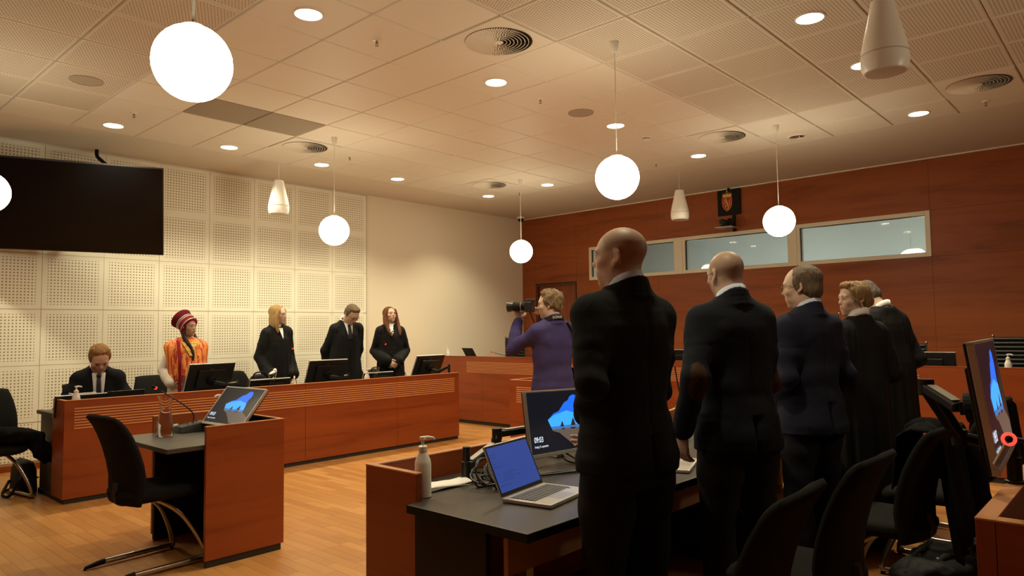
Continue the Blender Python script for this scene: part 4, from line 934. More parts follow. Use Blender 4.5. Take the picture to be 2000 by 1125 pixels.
class Person:
    def __init__(p, label, loc, rz, S, head=(0, 0, 0), lean=0., neckf=0., L=None, R=None, seat=False, hs=1., skin=(.62, .43, .33), build=1., fem=False, vox=.0055):
        p.t = thing('person', label, 'person', (loc[0], loc[1], 0), rz); p.s = s = S/1.75; p.lean = lean; p.seat = seat; p.skin = skin; p.fem = fem; p.w = build; p.vox = vox; p.hs = hs*s*(.96 if fem else 1.)
        p.dz = -.44*s if seat else 0.
        p.hr = mrot(*head); p.pivot = Vector((0, -.008+neckf, 1.487))*s
        p.hc = p.pivot + p.hr @ (Vector((0, .020, .134))*p.hs)
        p.arms = {}
        sw = .140 if fem else .158
        for sd, a in ((-1, L), (1, R)):
            a = a or {}
            p.arms[sd] = dict(sh=Vector((sd*sw*p.w, -.005, 1.395))*s, el=Vector(a.get('el', (sd*.215, -.035, 1.13)))*s, wr=Vector(a.get('wr', (sd*.225, .04, .88)))*s, d=a.get('d'), pn=a.get('pn', (-sd, .2, 0)), side=a.get('side', (0, 1, 0)), curl=a.get('curl', .4))
    def grid(p, vox=None, z0=-.02, z1=1.9):
        P = [q for a in p.arms.values() for q in (a['sh'], a['el'], a['wr'])]; x1 = max(max(abs(q.x) for q in P)+.16, .32*p.s); y1 = max(.34*p.s, max(q.y for q in P)+.22); y0 = min(-.32*p.s, min(q.y for q in P)-.2)
        if p.seat: y1 = max(y1, .75*p.s)
        return SDF((-x1, y0, z0), (x1, y1, z1*p.s), vox or p.vox)
    def hgrid(p, vox=.005, m_=(.16, .18, .17), dn=.2):
        c = np.array(p.hc); return SDF(c-np.array((m_[0], m_[1], dn))*1., c+np.array((m_[0], m_[1], .17)), vox)
    def up(p, v):        # bends everything above the hips by the lean and drops it when seated
        v = np.asarray(v, float).reshape(-1, 3).copy(); z0 = .95*p.s
        f = np.clip((v[:, 2]-z0)/(.25*p.s), 0, 1)*p.lean
        y, z = v[:, 1].copy(), v[:, 2]-z0
        v[:, 1] = y*np.cos(f)+z*np.sin(f); v[:, 2] = z0+z*np.cos(f)-y*np.sin(f); v[:, 2] += p.dz
        return v
    def fin(p, me, name, mats, bend=True, parent=None, smooth=True, **kw):
        if bend: setv(me, p.up(getv(me)))
        return link(name, me, mats, parent or p.t, smooth, angle=180, **kw)
    def part(p, k, name, mats, bend=True, smooth=True, parent=None, **kw):
        me = k.mesh(name); fixn(me); return p.fin(me, name, mats, bend, parent, smooth, **kw)
    def H(p, v): return tuple(p.hc + p.hr @ (Vector(v)*p.hs))
    def head(p, k):
        f = p.hs
        def E(c, r, kk=.02, R=None, sub=False): k.ell(p.H(c), tuple(x*f for x in r), (p.hr @ R) if R is not None else p.hr, kk, sub)
        def CN(a, b, ra, rb, kk, sub=False): k.cone(p.H(a), p.H(b), ra*f, rb*f, kk, sub)
        jw = .9 if p.fem else 1.
        E((0, -.014, .038), (.0745, .097, .083)); E((0, .026, -.006), (.061*(.96 if p.fem else 1), .064, .080), .03); E((0, .028, -.060), (.050*jw, .052, .038), .03)
        E((0, .064, -.097), (.020*jw, .018, .015), .025)
        for q in (-1, 1):
            E((q*.047*jw, .002, -.058), (.011, .026, .022), .025); E((q*.044, .051, -.020), (.019, .022, .015), .025); E((q*.025, .0765, .0265), (.025, .009, .0065 if p.fem else .008), .018)
        for q in (-1, 1): E((q*.031, .094, .005), (.018, .0145, .0115), .014, sub=True)
        for q in (-1, 1):
            E((q*.031, .0715, .004), (.0155, .0125, .0135), .006); E((q*.031, .0765, .0105), (.0155, .0105, .0045), .004); E((q*.031, .0755, -.0045), (.0145, .0095, .0035), .004)
        nl = .85 if p.fem else 1.
        CN((0, .080, .016), (0, .080+.017*nl, -.016), .0078, .0098*nl, .012); E((0, .080+.019*nl, -.0235), (.0108*nl, .0115, .0098), .008)
        for q in (-1, 1): E((q*.0108*nl, .0875, -.0265), (.0070, .0095, .0068), .006)
        E((0, .066, -.056), (.027, .019, .022), .022); E((0, .0842, -.0545), (.0225, .0065, .0042), .006); E((0, .0830, -.0632), (.0195, .0070, .0048), .006)
        CN((-.021, .0885, -.0590), (.021, .0885, -.0590), .0020, .0020, .003, True)
        for q in (-1, 1):
            Rr = Matrix.Rotation(q*.38, 3, 'Z') @ Matrix.Rotation(-.22, 3, 'X')
            E((q*.0770, -.016, .004), (.0062, .0175, .0285), .008, Rr); E((q*.0745, -.006, -.023), (.0060, .0085, .010), .006); E((q*.0845, -.011, .001), (.0065, .0095, .0160), .004, Rr, True)
        nb = Vector((0, -.016, 1.43))*p.s; kk = p.H((0, -.020, -.050)); nr = .049 if p.fem else .060
        k.cone(nb, kk, nr*1.12*p.s, nr*p.s, .03)
    def body(p, stubble=None, beard=0., lips=(.45, .20, .165), brow=(.10, .06, .035), glasses=None, cheeks=.0, feet=True):
        s, f = p.s, p.hs; k = p.grid(); bw = p.w*(.9 if p.fem else 1.)
        T = [(.84, .14, .095, 0), (.95, .15, .10, -.005), (1.10, .13, .09, 0), (1.25, .145, .095, 0), (1.36, .145, .085, 0), (1.42, .11, .065, -.008), (1.46, .06, .05, -.012)]
        k.loft([(z*s, a*s*bw, b*s*bw, y*s) for z, a, b, y in T], 2.2, .02)
        for sd, a in p.arms.items():
            k.limb([a['sh'], a['sh'].lerp(a['el'], .5), a['el'], a['el'].lerp(a['wr'], .5), a['wr']], [.044*s*bw, .042*s, .036*s, .033*s, .0235*s], .03)
            d = a['d'] or tuple((a['wr']-a['el']).normalized()); hand(k, a['wr'], d, a['pn'], a['side'], s*(.9 if p.fem else 1.), a['curl'])
        for sd in (-1, 1):
            if p.seat: J = [(sd*.09, .0, .93), (sd*.12, .42, .95), (sd*.12, .44, .54)]; to = (sd*.13, .57, .47)
            else: J = [(sd*.092, 0, .90), (sd*.10, .012, .50), (sd*.105, -.015, .09)]; to = (sd*.12, .11, .03)
            J = [Vector(q)*s for q in J]; k.limb([J[0], J[0].lerp(J[1], .5), J[1], J[1].lerp(J[2], .4), J[2], Vector(to)*s], [.080*s, .066*s, .050*s, .050*s, .036*s, .026*s], .03)
        p.head(k)
        me = k.mesh('body'); v = getv(me)
        loc = (v-np.array(p.hc)) @ np.array(p.hr) / f
        col = np.tile(np.array(p.skin), (len(v), 1)); x, y, z = loc.T; ax = np.abs(x)
        def mixc(w_, c): col[:] = col*(1-w_[:, None])+np.array(c)*w_[:, None]
        sm_ = lambda a, b, q: (lambda t: t*t*(3-2*t))(np.clip((q-a)/(b-a), 0, 1))
        hd = (z > -.16) & (np.hypot(x, y) < .16)
        near = lambda c, r: np.clip(1.3-np.sqrt(((ax-c[0])/r[0])**2+((y-c[1])/r[1])**2+((z-c[2])/r[2])**2), 0, 1)*hd
        if cheeks: mixc(near((.045, .07, -.035), (.025, .04, .025))*cheeks*.6, (.60, .27, .20))
        mixc(near((.08, -.012, 0), (.018, .03, .04))*.35, (.58, .27, .19)); mixc(near((0, .1, -.024), (.016, .02, .014))*.3, (.58, .28, .2))
        mixc(np.clip(near((0, .088, -.059), (.023, .016, .0092))*2.2, 0, 1), lips)
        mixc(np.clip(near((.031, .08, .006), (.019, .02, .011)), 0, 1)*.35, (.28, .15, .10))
        if stubble:
            a, c = stubble
            side = sm_(.055, .030, y-.45*np.maximum(z-.05, 0)); low = sm_(-.078, -.045, z+.30*y); burn = 1-sm_(.035, .010, z)*sm_(.0, .014, y)
            ear = 1-sm_(.0745, .0775, ax)*(z < .035)*(y > -.04)
            crown = 1-.62*sm_(1.25, .35, np.hypot(x/.062, (y-.005)/.085))*(z > .07)
            mixc(side*low*burn*ear*hd*a*crown, c)
        if beard: mixc(sm_(-.028, -.050, z)*sm_(-.015, .02, y)*hd*sm_(.018, .027, np.hypot(x, (z+.059)*1.7))*beard, (.17, .10, .065))
        ca = me.color_attributes.new('Col', 'FLOAT_COLOR', 'POINT'); ca.data.foreach_set('color', np.c_[col, np.ones(len(v))].astype('f4').ravel())
        p.bodyo = p.fin(me, 'body', SKIN)
        for q in (-1, 1):
            e = M(); c = (q*.031, .0735, .0035); e.m(0).ell(p.H(c), tuple(x*f for x in (.0125, .0123, .0095)), n=14, R=p.hr); e.m(1).ell(p.H((q*.031+.001, .0825, .0035)), tuple(x*f for x in (.0066, .0044, .0066)), n=10, R=p.hr); e.tube([p.H(c) for c in ((q*.0165, .0815, .0055), (q*.024, .0865, .0105), (q*.033, .0865, .0118), (q*.041, .0815, .0098), (q*.047, .0735, .0060))], [.0008*f, .0015*f, .0018*f, .0016*f, .0008*f], 6); p.part(e, 'eye', [EYEW, EYEI], parent=p.bodyo)
            b = M(); b.tube([p.H(c) for c in ((q*.012, .0875, .0250 if p.fem else .0225), (q*.022, .0892, .0275 if p.fem else .0265), (q*.034, .0845, .0285), (q*.046, .074, .0240))], [.0026*f, .0036*f, .0034*f, .0014*f], 8); p.part(b, 'eyebrow', mat('brow %.2f %.2f %.2f' % brow, brow, .8), parent=p.bodyo)
        if glasses:
            g_ = M()
            for q in (-1, 1):
                g_.tube([p.H((q*.033+.023*math.cos(a), .0985-.010*(.5+.5*math.cos(a)*q), .002+.0165*math.sin(a))) for a in [2*PI*i/20 for i in range(20)]], .0013*f, 6, closed=True)
                g_.tube([p.H((q*.056, .088, .008)), p.H((q*.072, .05, .010)), p.H((q*.080, -.004, .014)), p.H((q*.081, -.026, -.002))], .0016*f, 6)
            g_.tube([p.H((-.010, .099, .005)), p.H((0, .102, .007)), p.H((.010, .099, .005))], .0013*f, 6); p.part(g_, 'glasses', glasses)
        if feet:
            for sd in (-1, 1):
                sh = M(); o = Vector((sd*.105, -.015, 0))*s if not p.seat else Vector((sd*.12, .44, .445))*s
                k = SDF((o.x-.1, o.y-.14, o.z-.02), (o.x+.1, o.y+.26, o.z+.14), .007)
                for c, r in (((0, .0, .035), (.038, .05, .034)), ((sd*.006, .075, .030), (.044, .075, .028)), ((sd*.012, .15, .024), (.038, .055, .022)), ((0, -.02, .06), (.037, .042, .05))): k.ell(o+Vector(c)*s, tuple(q*s for q in r), None, .02)
                p.fin(k.mesh(), 'shoe', SHOE)
        return p
    def trousers(p, m_):
        s = p.s; w_ = p.w; k = p.grid(.010)
        k.loft([(z*s, a*s*w_, b*s*w_, y*s) for z, a, b, y in [(.82, .165, .11, -.005), (.90, .175, .12, -.01), (1.0, .160, .11, 0), (1.06, .155, .105, 0)]], 2.3, .02)
        for sd in (-1, 1):
            if p.seat: J = [(sd*.09, .0, .93), (sd*.12, .42, .95), (sd*.12, .44, .56)]
            else: J = [(sd*.088, -.005, .88), (sd*.102, .012, .50), (sd*.105, -.012, .075)]
            J = [Vector(q)*s for q in J]; k.limb([J[0], J[0].lerp(J[1], .35), J[0].lerp(J[1], .7), J[1], J[1].lerp(J[2], .5), J[2]], [.100*s*w_, .094*s*w_, .082*s*w_, .076*s, .072*s, .068*s], .03)
        me = k.mesh('trousers'); wrinkle(me, .012, (9, 9, 8), 2.3); p.fin(me, 'trousers', m_)
    def sleeves(p, k, r0, r1, r2, cut=.02, kk=.045):
        s = p.s
        for sd, a in p.arms.items():
            k.cone(Vector((sd*.045*p.w, -.022, 1.470))*s, a['sh']+Vector((-sd*.012, -.004, .022))*s, .042*s, .052*s*p.w, .05)
            e = a['wr']+(a['el']-a['wr']).normalized()*cut; k.limb([a['sh'], a['sh'].lerp(a['el'], .5), a['el'], a['el'].lerp(e, .5), e], [r0*s*p.w, (r0*.45+r1*.55)*s*p.w, r1*s, (r1+r2)/2*s, r2*s], kk)
    def jacket(p, m_, hem=.80, flare=1., name='jacket', seed=1., vent=True, wr_=.010):
        s, w_ = p.s, p.w; k = p.grid(.0075, .3 if p.seat else .6, 1.62)
        T = [(hem, .196*flare, .138*flare, -.008), (hem+.05, .196*flare, .140*flare, -.010), (.95, .186, .136, -.010), (1.08, .166, .120, 0), (1.20, .172, .120, 0), (1.30, .182, .120, -.004), (1.37, .176, .110, -.012), (1.42, .155, .095, -.018), (1.455, .120, .082, -.020), (1.485, .090, .073, -.018), (1.505, .074, .067, -.016)]
        if p.seat: T = T[2:]
        k.loft([(z*s, a*s*w_, b*s*w_, y*s) for z, a, b, y in T], 2.3, .01)
        p.sleeves(k, .058, .054, .045, kk=.06)
        for dr, dz in ((.0, .0), (.004, -.016), (.010, -.032), (.018, -.048)):
            P = [Vector(((.069+dr)*math.cos(a), -.016+(.066+dr)*math.sin(a), 1.500+dz*(1-.3*math.sin(a))-.034*math.sin(a)))*s for a in [2*PI*i/20 for i in range(21)]]
            for a, b in zip(P, P[1:]): k.cone(a, b, .010*s, .010*s, .010)
        me = k.mesh(name)
        def ex(v):
            x, y, z = v.T/s; back = (y < -.03)
            seam = -.004*np.exp(-(x/.006)**2)*back*(z < 1.44)*(z > .9)
            vt = (-.018*np.exp(-(x/.010)**2)-.006*np.exp(-((x-.02)/.02)**2))*back*(z < 1.0) if vent else 0
            fold = .0035*np.sin(z*55+x*14+y*20)*np.exp(-((np.abs(x)-.2)/.07)**2)*(z > 1.0)*(z < 1.3)
            return (seam+vt+fold)*s
        wrinkle(me, wr_, (6, 6, 9), seed, ex); p.jk = p.fin(me, name, m_); return p
    def robe(p, m_, seed=1., hem=.10, wide=.26, sl=.078):
        s, w_ = p.s, p.w*(.92 if p.fem else 1.); k = p.grid(.0085, .05, 1.62)
        def fn(t, z):
            q = np.clip((1.38*s-z)/(1.0*s), 0, 1); return 1+q*(.060*np.sin(11*t+seed)+.040*np.sin(17*t+seed*2.3+z*1.5)+.025*np.sin(7*t-seed))
        T = [(hem, wide, wide*.80, -.01), (.5, wide*.93, wide*.74, -.01), (.85, wide*.86, wide*.66, -.008), (1.1, .195, .145, -.004), (1.25, .186, .130, 0), (1.33, .184, .122, -.005), (1.385, .165, .106, -.012), (1.425, .132, .088, -.018), (1.46, .096, .074, -.020), (1.485, .076, .068, -.020), (1.498, .070, .064, -.018)]
        k.loft([(z*s, a*s*w_, b*s*w_, y*s) for z, a, b, y in T], 2.2, .01, fn)
        p.sleeves(k, .059, sl*.80, sl*1.08, .035, .06)
        me = k.mesh('robe')
        def ex(v):
            x, y, z = v.T/s; return .006*s*np.sin(np.abs(x)*150+y*60+seed)*np.clip((z-1.05)/.3, 0, 1)*np.clip((1.44-z)/.05, 0, 1)*np.exp(-((np.abs(x)-.14)/.06)**2)
        wrinkle(me, .012, (9, 9, 2.2), seed, ex); p.jk = p.fin(me, 'robe', m_); return p
    def collar(p, m_, h=.042, r=.066, tip=0., openf=.0):
        s = p.s; k = M(); n = 40; vs = []; fs = []
        for i in range(n+1):
            a = PI/2+openf+(2*PI-2*openf)*i/n; c_, q = math.cos(a), math.sin(a); d = .032*q
            for rr, z in ((r*.95, 1.478-d), (r*.92, 1.482+h-d), (r*.99, 1.485+h-d), (r*1.03, 1.490-d*1.1-tip*max(0, q)**6)):
                vs.append((rr*c_*s*p.w, (-.015+rr*q*.98)*s, z*s))
        for i in range(n):
            for j in range(4): A, B = i*4+j, i*4+(j+1) % 4; fs.append((A, B, B+4, A+4))
        fs += [(0, 3, 2, 1), (n*4, n*4+1, n*4+2, n*4+3)]
        k.add(vs, fs); p.part(k, 'shirt_collar', m_)
    def front(p, m_, z0, z1, w0, w1, off, name, yf, th=.004):
        def f(u, v):
            z = z0+(z1-z0)*v; x = u*(w0+(w1-w0)*v); y = yf(z)*math.sqrt(max(0, 1-(x/.22)**2))+off
            return (x*p.s*p.w, y*p.s*p.w, z*p.s)
        return p.part(M().add(*grid_sheet(f, 10, 14, th*p.s)), name, m_)
    def hairmesh(p, els, m_, vox=.005, amp=.003, freq=(75, 75, 16), tubes=(), name='hair', seed=.5, kk=.018, carve=True, dn=.2):
        f = p.hs; k = p.hgrid(vox, (.17, .19, .17), dn)
        for e in els: k.ell(p.H(e[0]), tuple(q*f for q in e[1]), (p.hr @ e[2]) if len(e) > 2 else p.hr, kk)
        for pts, rs in tubes:
            P = catmull([p.H(q) for q in pts], 4); n = len(P); rr = [float(np.interp(i/(n-1), np.linspace(0, 1, len(rs)), rs))*f for i in range(n)]
            for i in range(n-1): k.cone(P[i], P[i+1], rr[i], rr[i+1], .012)
        if carve: k.ell(p.H((0, .092, .038)), tuple(q*f for q in (.052, .042, .050)), p.hr, .015, True)
        if carve: k.ell(p.H((0, .085, -.012)), tuple(q*f for q in (.060, .062, .074)), p.hr, .02, True)
        me = k.mesh(name); wrinkle(me, amp, freq, seed); return p.fin(me, name, m_)
SHORT = [((0, -.024, .050), (.0805, .093, .080)), ((0, -.056, -.004), (.072, .056, .062)), ((-.064, -.018, .022), (.0165, .040, .046)), ((.064, -.018, .022), (.0165, .040, .046)), ((0, .022, .097), (.060, .048, .030))]
# ---- soft things: coat on the left chair, backpack on the floor
t = thing('coat', 'dark coat thrown over the seat of the chair at the left edge', 'coat', (1.52, 7.40, .46))
k = SDF((1.15, 6.95, .22), (2.1, 7.75, .72), .009)
for c, q in (((1.42, 7.40, .53), (.19, .18, .045)), ((1.60, 7.36, .55), (.17, .17, .05)), ((1.50, 7.28, .57), (.16, .10, .04)), ((1.70, 7.30, .53), (.13, .13, .05)), ((1.80, 7.28, .45), (.06, .12, .10)), ((1.86, 7.25, .37), (.045, .10, .09))): k.ell(c, q, None, .05)
k.cone((1.40, 7.26, .59), (1.72, 7.20, .56), .045, .04, .03); k.cone((1.72, 7.20, .56), (1.90, 7.20, .34), .04, .035, .03)
me = k.mesh('cloth'); wrinkle(me, .026, (14, 14, 14), 3.); v = getv(me); v -= np.array((1.52, 7.40, .46)); setv(me, v); link('cloth', me, COATF, t, True, angle=180)
t = thing('backpack', 'black nylon backpack lying flat on the floor behind the right-hand chairs', 'bag', (4.5, .98, 0))
k = SDF((3.95, .55, -.02), (5.1, 1.25, .34), .009)
for c, q in (((4.30, .98, .07), (.24, .15, .07)), ((4.62, .95, .075), (.26, .16, .075)), ((4.46, .84, .11), (.24, .09, .05)), ((4.85, .84, .10), (.13, .10, .09)), ((4.2, .92, .12), (.10, .10, .05))): k.ell(c, q, None, .04)
for P in ([(4.12, 1.02, .12), (4.3, .90, .165), (4.6, .80, .175), (4.9, .86, .15)], [(4.2, 1.1, .10), (4.45, 1.02, .155), (4.75, 1.03, .13)], [(4.2, .84, .09), (4.5, .76, .14), (4.8, .75, .08)]):
    P = catmull(P, 4)
    for a, b in zip(P, P[1:]): k.cone(a, b, .012, .012, .006)
me = k.mesh('body'); wrinkle(me, .016, (16, 16, 16), 1.); v = getv(me); v[:, 2] = np.maximum(v[:, 2], .001); v -= np.array((4.5, .98, 0)); setv(me, v); link('body', me, NYL, t, True, angle=180)
M().tube([(4.78+.025*math.cos(a), .90, .19+.025*math.sin(a)) for a in [i*PI/8 for i in range(16)]], .004, 6, closed=True).build('ring', SILVER, t)
for c in ((4.25, .90, .178), (4.62, .79, .192), (4.9, .80, .185)): M().ell(c, .008, n=8).build('buckle', SILVER, t)
# ---- the eleven people
A = lambda deg: D(deg-90)
JK1, JK2, JK3 = fabric('charcoal suit cloth', (.0112, .0122, .0152), .85, 350., .22), fabric('dark blue grey suit cloth', (.0125, .0148, .0215), .85, 350., .22), fabric('navy suit cloth', (.0165, .019, .036), .8, 350., .25)
TR1, TR2 = fabric('charcoal trouser cloth', (.012, .0112, .0108), .9), fabric('grey trouser cloth', (.0165, .0155, .0145), .9)
def ylin(tab): return lambda z: float(np.interp(z, [q[0] for q in tab], [q[1] for q in tab]))
YJ = ylin([(.95, .132), (1.08, .124), (1.2, .124), (1.32, .12), (1.4, .10), (1.445, .08), (1.48, .064)])
YR = ylin([(.85, .19), (1.1, .148), (1.25, .133), (1.35, .122), (1.405, .098), (1.445, .078), (1.48, .06)])
STUB = (.19, .115, .068)
clasp = lambda z=1.0, y=.19, x=.05: dict(L=dict(el=(-.225, -.055, 1.13), wr=(-x-.03, y, z), d=(.75, .35, -.35), pn=(.3, -.8, -.2), side=(.1, .3, .8), curl=.5), R=dict(el=(.225, -.055, 1.13), wr=(x+.03, y+.03, z), d=(-.75, .3, -.4), pn=(-.3, -.8, -.2), side=(0, .3, .8), curl=.5))
# tallest bald man
p = Person('person, tallest man with shaved head and charcoal suit, back to us, face in profile', (2.16, 1.425), A(76), 1.792, head=(D(30), D(1), 0), L=dict(el=(-.226, -.095, 1.19), wr=(-.05, .165, 1.05), d=(.8, .3, -.3)), R=dict(el=(.190, .04, 1.13), wr=(.10, .19, .97), d=(-.6, .5, -.4)), hs=.91, build=.99)
p.body(stubble=(.58, STUB), brow=(.05, .03, .02)); p.trousers(TR1); p.jacket(JK1, .875, 1.0, seed=1.); p.collar(SHIRTB, .046)
# bald man with glasses
p = Person('person, balding man with glasses, dark blazer with brown elbow patches, hand over a laptop', (3.01, 1.40), A(60), 1.775, head=(D(2), D(-3), 0), lean=.05, L=dict(el=(-.245, -.085, 1.165), wr=(-.265, .02, .925), d=(.10, .22, -1), pn=(.9, .3, .1), side=(.2, .9, .1), curl=.42), R=dict(el=(.19, .03, 1.13), wr=(.14, .19, .97), d=(-.6, .5, -.4)), hs=.90, vox=.005)
p.body(stubble=(.55, (.16, .10, .06)), beard=.45, glasses=BLACK); p.trousers(TR2); p.jacket(JK2, .85, 1.0, seed=2.); p.collar(SHIRTB, .046)
LEA = fabric('brown elbow leather', (.050, .024, .011), .6, 200., .2)
me0 = p.jk.data; v0 = getv(me0); n0 = getn(me0); q0_ = np.empty(len(me0.polygons)*4, 'i4'); me0.polygons.foreach_get('vertices', q0_); q0_ = q0_.reshape(-1, 4)
for sd in (-1, 1):
    e = p.up(np.array(p.arms[sd]['el']))[0]+np.array((sd*.01, -.02, -.02)); dn = np.array((sd*.45, -.89, .0))
    rel = (v0-e)/np.array((.047, .060, .085)); ok = ((rel**2).sum(1) < 1) & ((n0 @ dn) > .25); fs = q0_[ok[q0_].all(1)]
    if len(fs): u_, inv = np.unique(fs, return_inverse=True); k = M().add((v0[u_]+n0[u_]*.0025).tolist(), inv.reshape(-1, 4).tolist()); p.part(k, 'elbow_patch', LEA, bend=False, parent=p.jk)
k = M(); a = p.arms[-1]; u = (a['wr']-a['el']).normalized(); k.tube([a['wr']-u*.035, a['wr']+u*.006], [.037, .037], 18); p.part(k, 'shirt_cuff', SHIRTB)
# man in navy
p = Person('person, grey-haired man with glasses and navy blazer between the bald man and the blonde lawyer', (3.96, 1.42), A(68), 1.735, head=(D(26), D(-3), 0), **clasp(.97, .18, .06), build=1.03)
p.body(glasses=mat('thin brown glasses', (.08, .05, .03), .4), brow=(.16, .11, .07)); p.trousers(fabric('dark navy trousers', (.013, .013, .018), .9)); p.jacket(JK3, .825, 1.04, seed=3.); p.collar(SHIRTB, .046)
p.hairmesh([((0, -.026, .048), (.0795, .092, .078)), ((0, -.055, -.015), (.0735, .058, .068)), ((-.064, -.018, .014), (.0165, .042, .050)), ((.064, -.018, .014), (.0165, .042, .050))], hairmat('grey brown hair', (.22, .155, .095), (.075, .05, .03)), amp=.003)
# blonde lawyer looking back
p = Person('person, blonde woman lawyer in black robe looking back over her shoulder, hair tied up', (4.76, 1.40), A(62), 1.69, head=(D(73), D(0), 0), **clasp(1.0, .17), fem=True, hs=.97, build=1.04)
p.body(brow=(.12, .075, .04), cheeks=.5, lips=(.52, .22, .19)); p.robe(ROBEF, 1.3, .12, .225); p.collar(SHIRTW, .045, .068, .02)
HB = hairmat('dark blonde hair', (.44, .27, .115), (.15, .08, .03))
p.hairmesh([((0, -.026, .046), (.085, .098, .087)), ((0, -.062, -.005), (.072, .058, .07)), ((-.068, -.005, .035), (.016, .05, .05)), ((.068, -.005, .035), (.016, .05, .05)), ((0, .04, .098), (.06, .05, .032)), ((0, -.108, -.012), (.042, .034, .040))], HB, amp=.004, tubes=[([(-.066, .045, .07), (-.082, .02, .01), (-.078, -.01, -.06)], [.012, .008, .004]), ([(.066, .045, .07), (.082, .02, .01), (.08, -.01, -.07)], [.012, .008, .004])])
for q in (-1, 1): p.part(M().ell(p.H((q*.080, -.004, -.040)), .0055, n=10), 'earring', mat('pearl', (.85, .8, .7), .2))
# hunched lawyer
p = Person('person, man lawyer in black robe bowing his head behind the blonde lawyer, white collar', (5.66, 1.46), A(60), 1.775, head=(D(14), D(-38), 0), lean=.08, neckf=.005, **clasp(1.0, .18), build=.96)
p.body(brow=(.12, .09, .07), beard=.2); p.robe(ROBEF, 2.1, .12, .225); p.collar(SHIRTW, .040, .059); p.hairmesh(SHORT, hairmat('grey hair', (.20, .15, .11), (.06, .045, .035)), amp=.004)
def tie_on(p, m_, yf, z1=1.455, z0=1.05, off=.010):
    p.front(m_, z0, z1, .034, .016, off, 'tie', yf, .004)
tie_on(p, mat('blue tie', (.03, .035, .12), .5), YR, 1.46, 1.34, .014)
# photographer
p = Person('person, photographer in purple jacket holding a camera to his eye', (4.565, 3.72), A(70), 1.725, head=(D(46), D(-2), 0), lean=-.02, L=dict(el=(-.30, .15, 1.25), wr=(-.20, .215, 1.50), d=(.05, .10, 1), pn=(.2, .9, .1), side=(.8, .1, .3), curl=.55), R=dict(el=(.31, .12, 1.33), wr=(.02, .20, 1.545), d=(-.75, .45, .5), pn=(-.5, -.2, -.7), side=(-.2, -.6, .6), curl=.5), vox=.006)
p.body(brow=(.2, .13, .07)); p.trousers(fabric('olive trousers', (.045, .036, .022), .9)); p.jacket(fabric('purple jacket cloth', (.052, .040, .125), .8, 250., .3), .84, .98, seed=5., vent=False, wr_=.012)
p.hairmesh([((0, -.028, .050), (.086, .096, .088)), ((0, -.058, .0), (.076, .058, .068)), ((-.067, -.018, .022), (.018, .045, .05)), ((.067, -.018, .022), (.018, .045, .05)), ((0, .020, .10), (.060, .055, .034))], hairmat('sandy hair', (.30, .20, .10), (.09, .055, .025)), amp=.011, freq=(40, 40, 25))
pho = p
def W(p, v): q = p.up(np.array(v))[0]; return p.t.matrix_basis @ Vector(q)
c0 = W(p, p.hc); fd = (p.t.matrix_basis.to_3x3() @ (p.hr @ Vector((0, 1, 0)))); fd = Vector((fd.x, fd.y, 0)).normalized(); rd = Vector((fd.y, -fd.x, 0))
cp = c0+fd*.165+Vector((0, 0, -.005))-rd*.02
t = thing('camera', 'black camera with a long hooded lens held up by the photographer', 'camera', tuple(cp))
F = Matrix(((rd.x, fd.x, 0, cp.x), (rd.y, fd.y, 0, cp.y), (0, 0, 1, cp.z), (0, 0, 0, 1)))
M().box(-.065, .065, -.03, .03, -.05, .035, F).box(-.03, .03, -.045, .035, .03, .06, F).box(.035, .068, .0, .05, -.05, .03, F).build('camera_body', BLACK, t, bevel=.006)
FL = F @ Matrix.Rotation(-PI/2, 4, 'X')
ln = M().lathe([(0, .02), (.034, .02), (.036, .06), (.036, .10), (.040, .105), (.040, .135), (.036, .14), (0, .14)], 24, T=FL).build('lens', BLACKM, t, True); M().lathe([(.037, .135), (.047, .19), (.045, .19), (.035, .138)], 24, T=FL).build('lens_hood', BLACK, ln, True)
M().lathe([(.0365, .07), (.0372, .072), (.0365, .074)], 24, T=FL).build('lens_ring', SILVER, ln)
st_ = M()
def strap_pt(a): return W(p, (.088*math.cos(a)*p.s, (-.016+.090*math.sin(a))*p.s, (1.492-.030*math.sin(a))*p.s))
pts = [strap_pt(PI+.1+(PI-.2)*i/16) for i in range(17)]
vs = []; fs = []
for q in pts:
    n_ = (q-W(p, (0, -.016*p.s, q.z))); n_ = Vector((n_.x, n_.y, 0)).normalized()
    for dz, r_ in ((-.017, .006), (.017, 0), (.017, .003), (-.017, .009)): vs.append(tuple(q+n_*r_+Vector((0, 0, dz))))
for i in range(16):
    for j in range(4): a_, b_ = i*4+j, i*4+(j+1) % 4; fs.append((a_, b_, b_+4, a_+4))
st_.add(vs, fs); st_.tube(catmull([tuple(pts[0]), tuple((pts[0]+cp)/2+Vector((0, 0, -.12))), tuple(cp-rd*.066)], 6), .005, 6); st_.build('strap', BLACKM, t, True)
tv, tf = text_mesh('SONY', .030, .0008, 1.15); wtx = max(v[0] for v in tv); vs = []
for x, y, z in tv:
    a = -PI/2 - .12 + (x-wtx/2)/.098; q = strap_pt(a); n_ = (q-W(p, (0, -.016*p.s, q.z))); n_ = Vector((n_.x, n_.y, 0)).normalized(); vs.append(tuple(q+n_*(.0095+z)+Vector((0, 0, y-.011))))
M().add(vs, tf).build('strap_lettering', mat('strap white', (.75, .72, .66), .6), t)
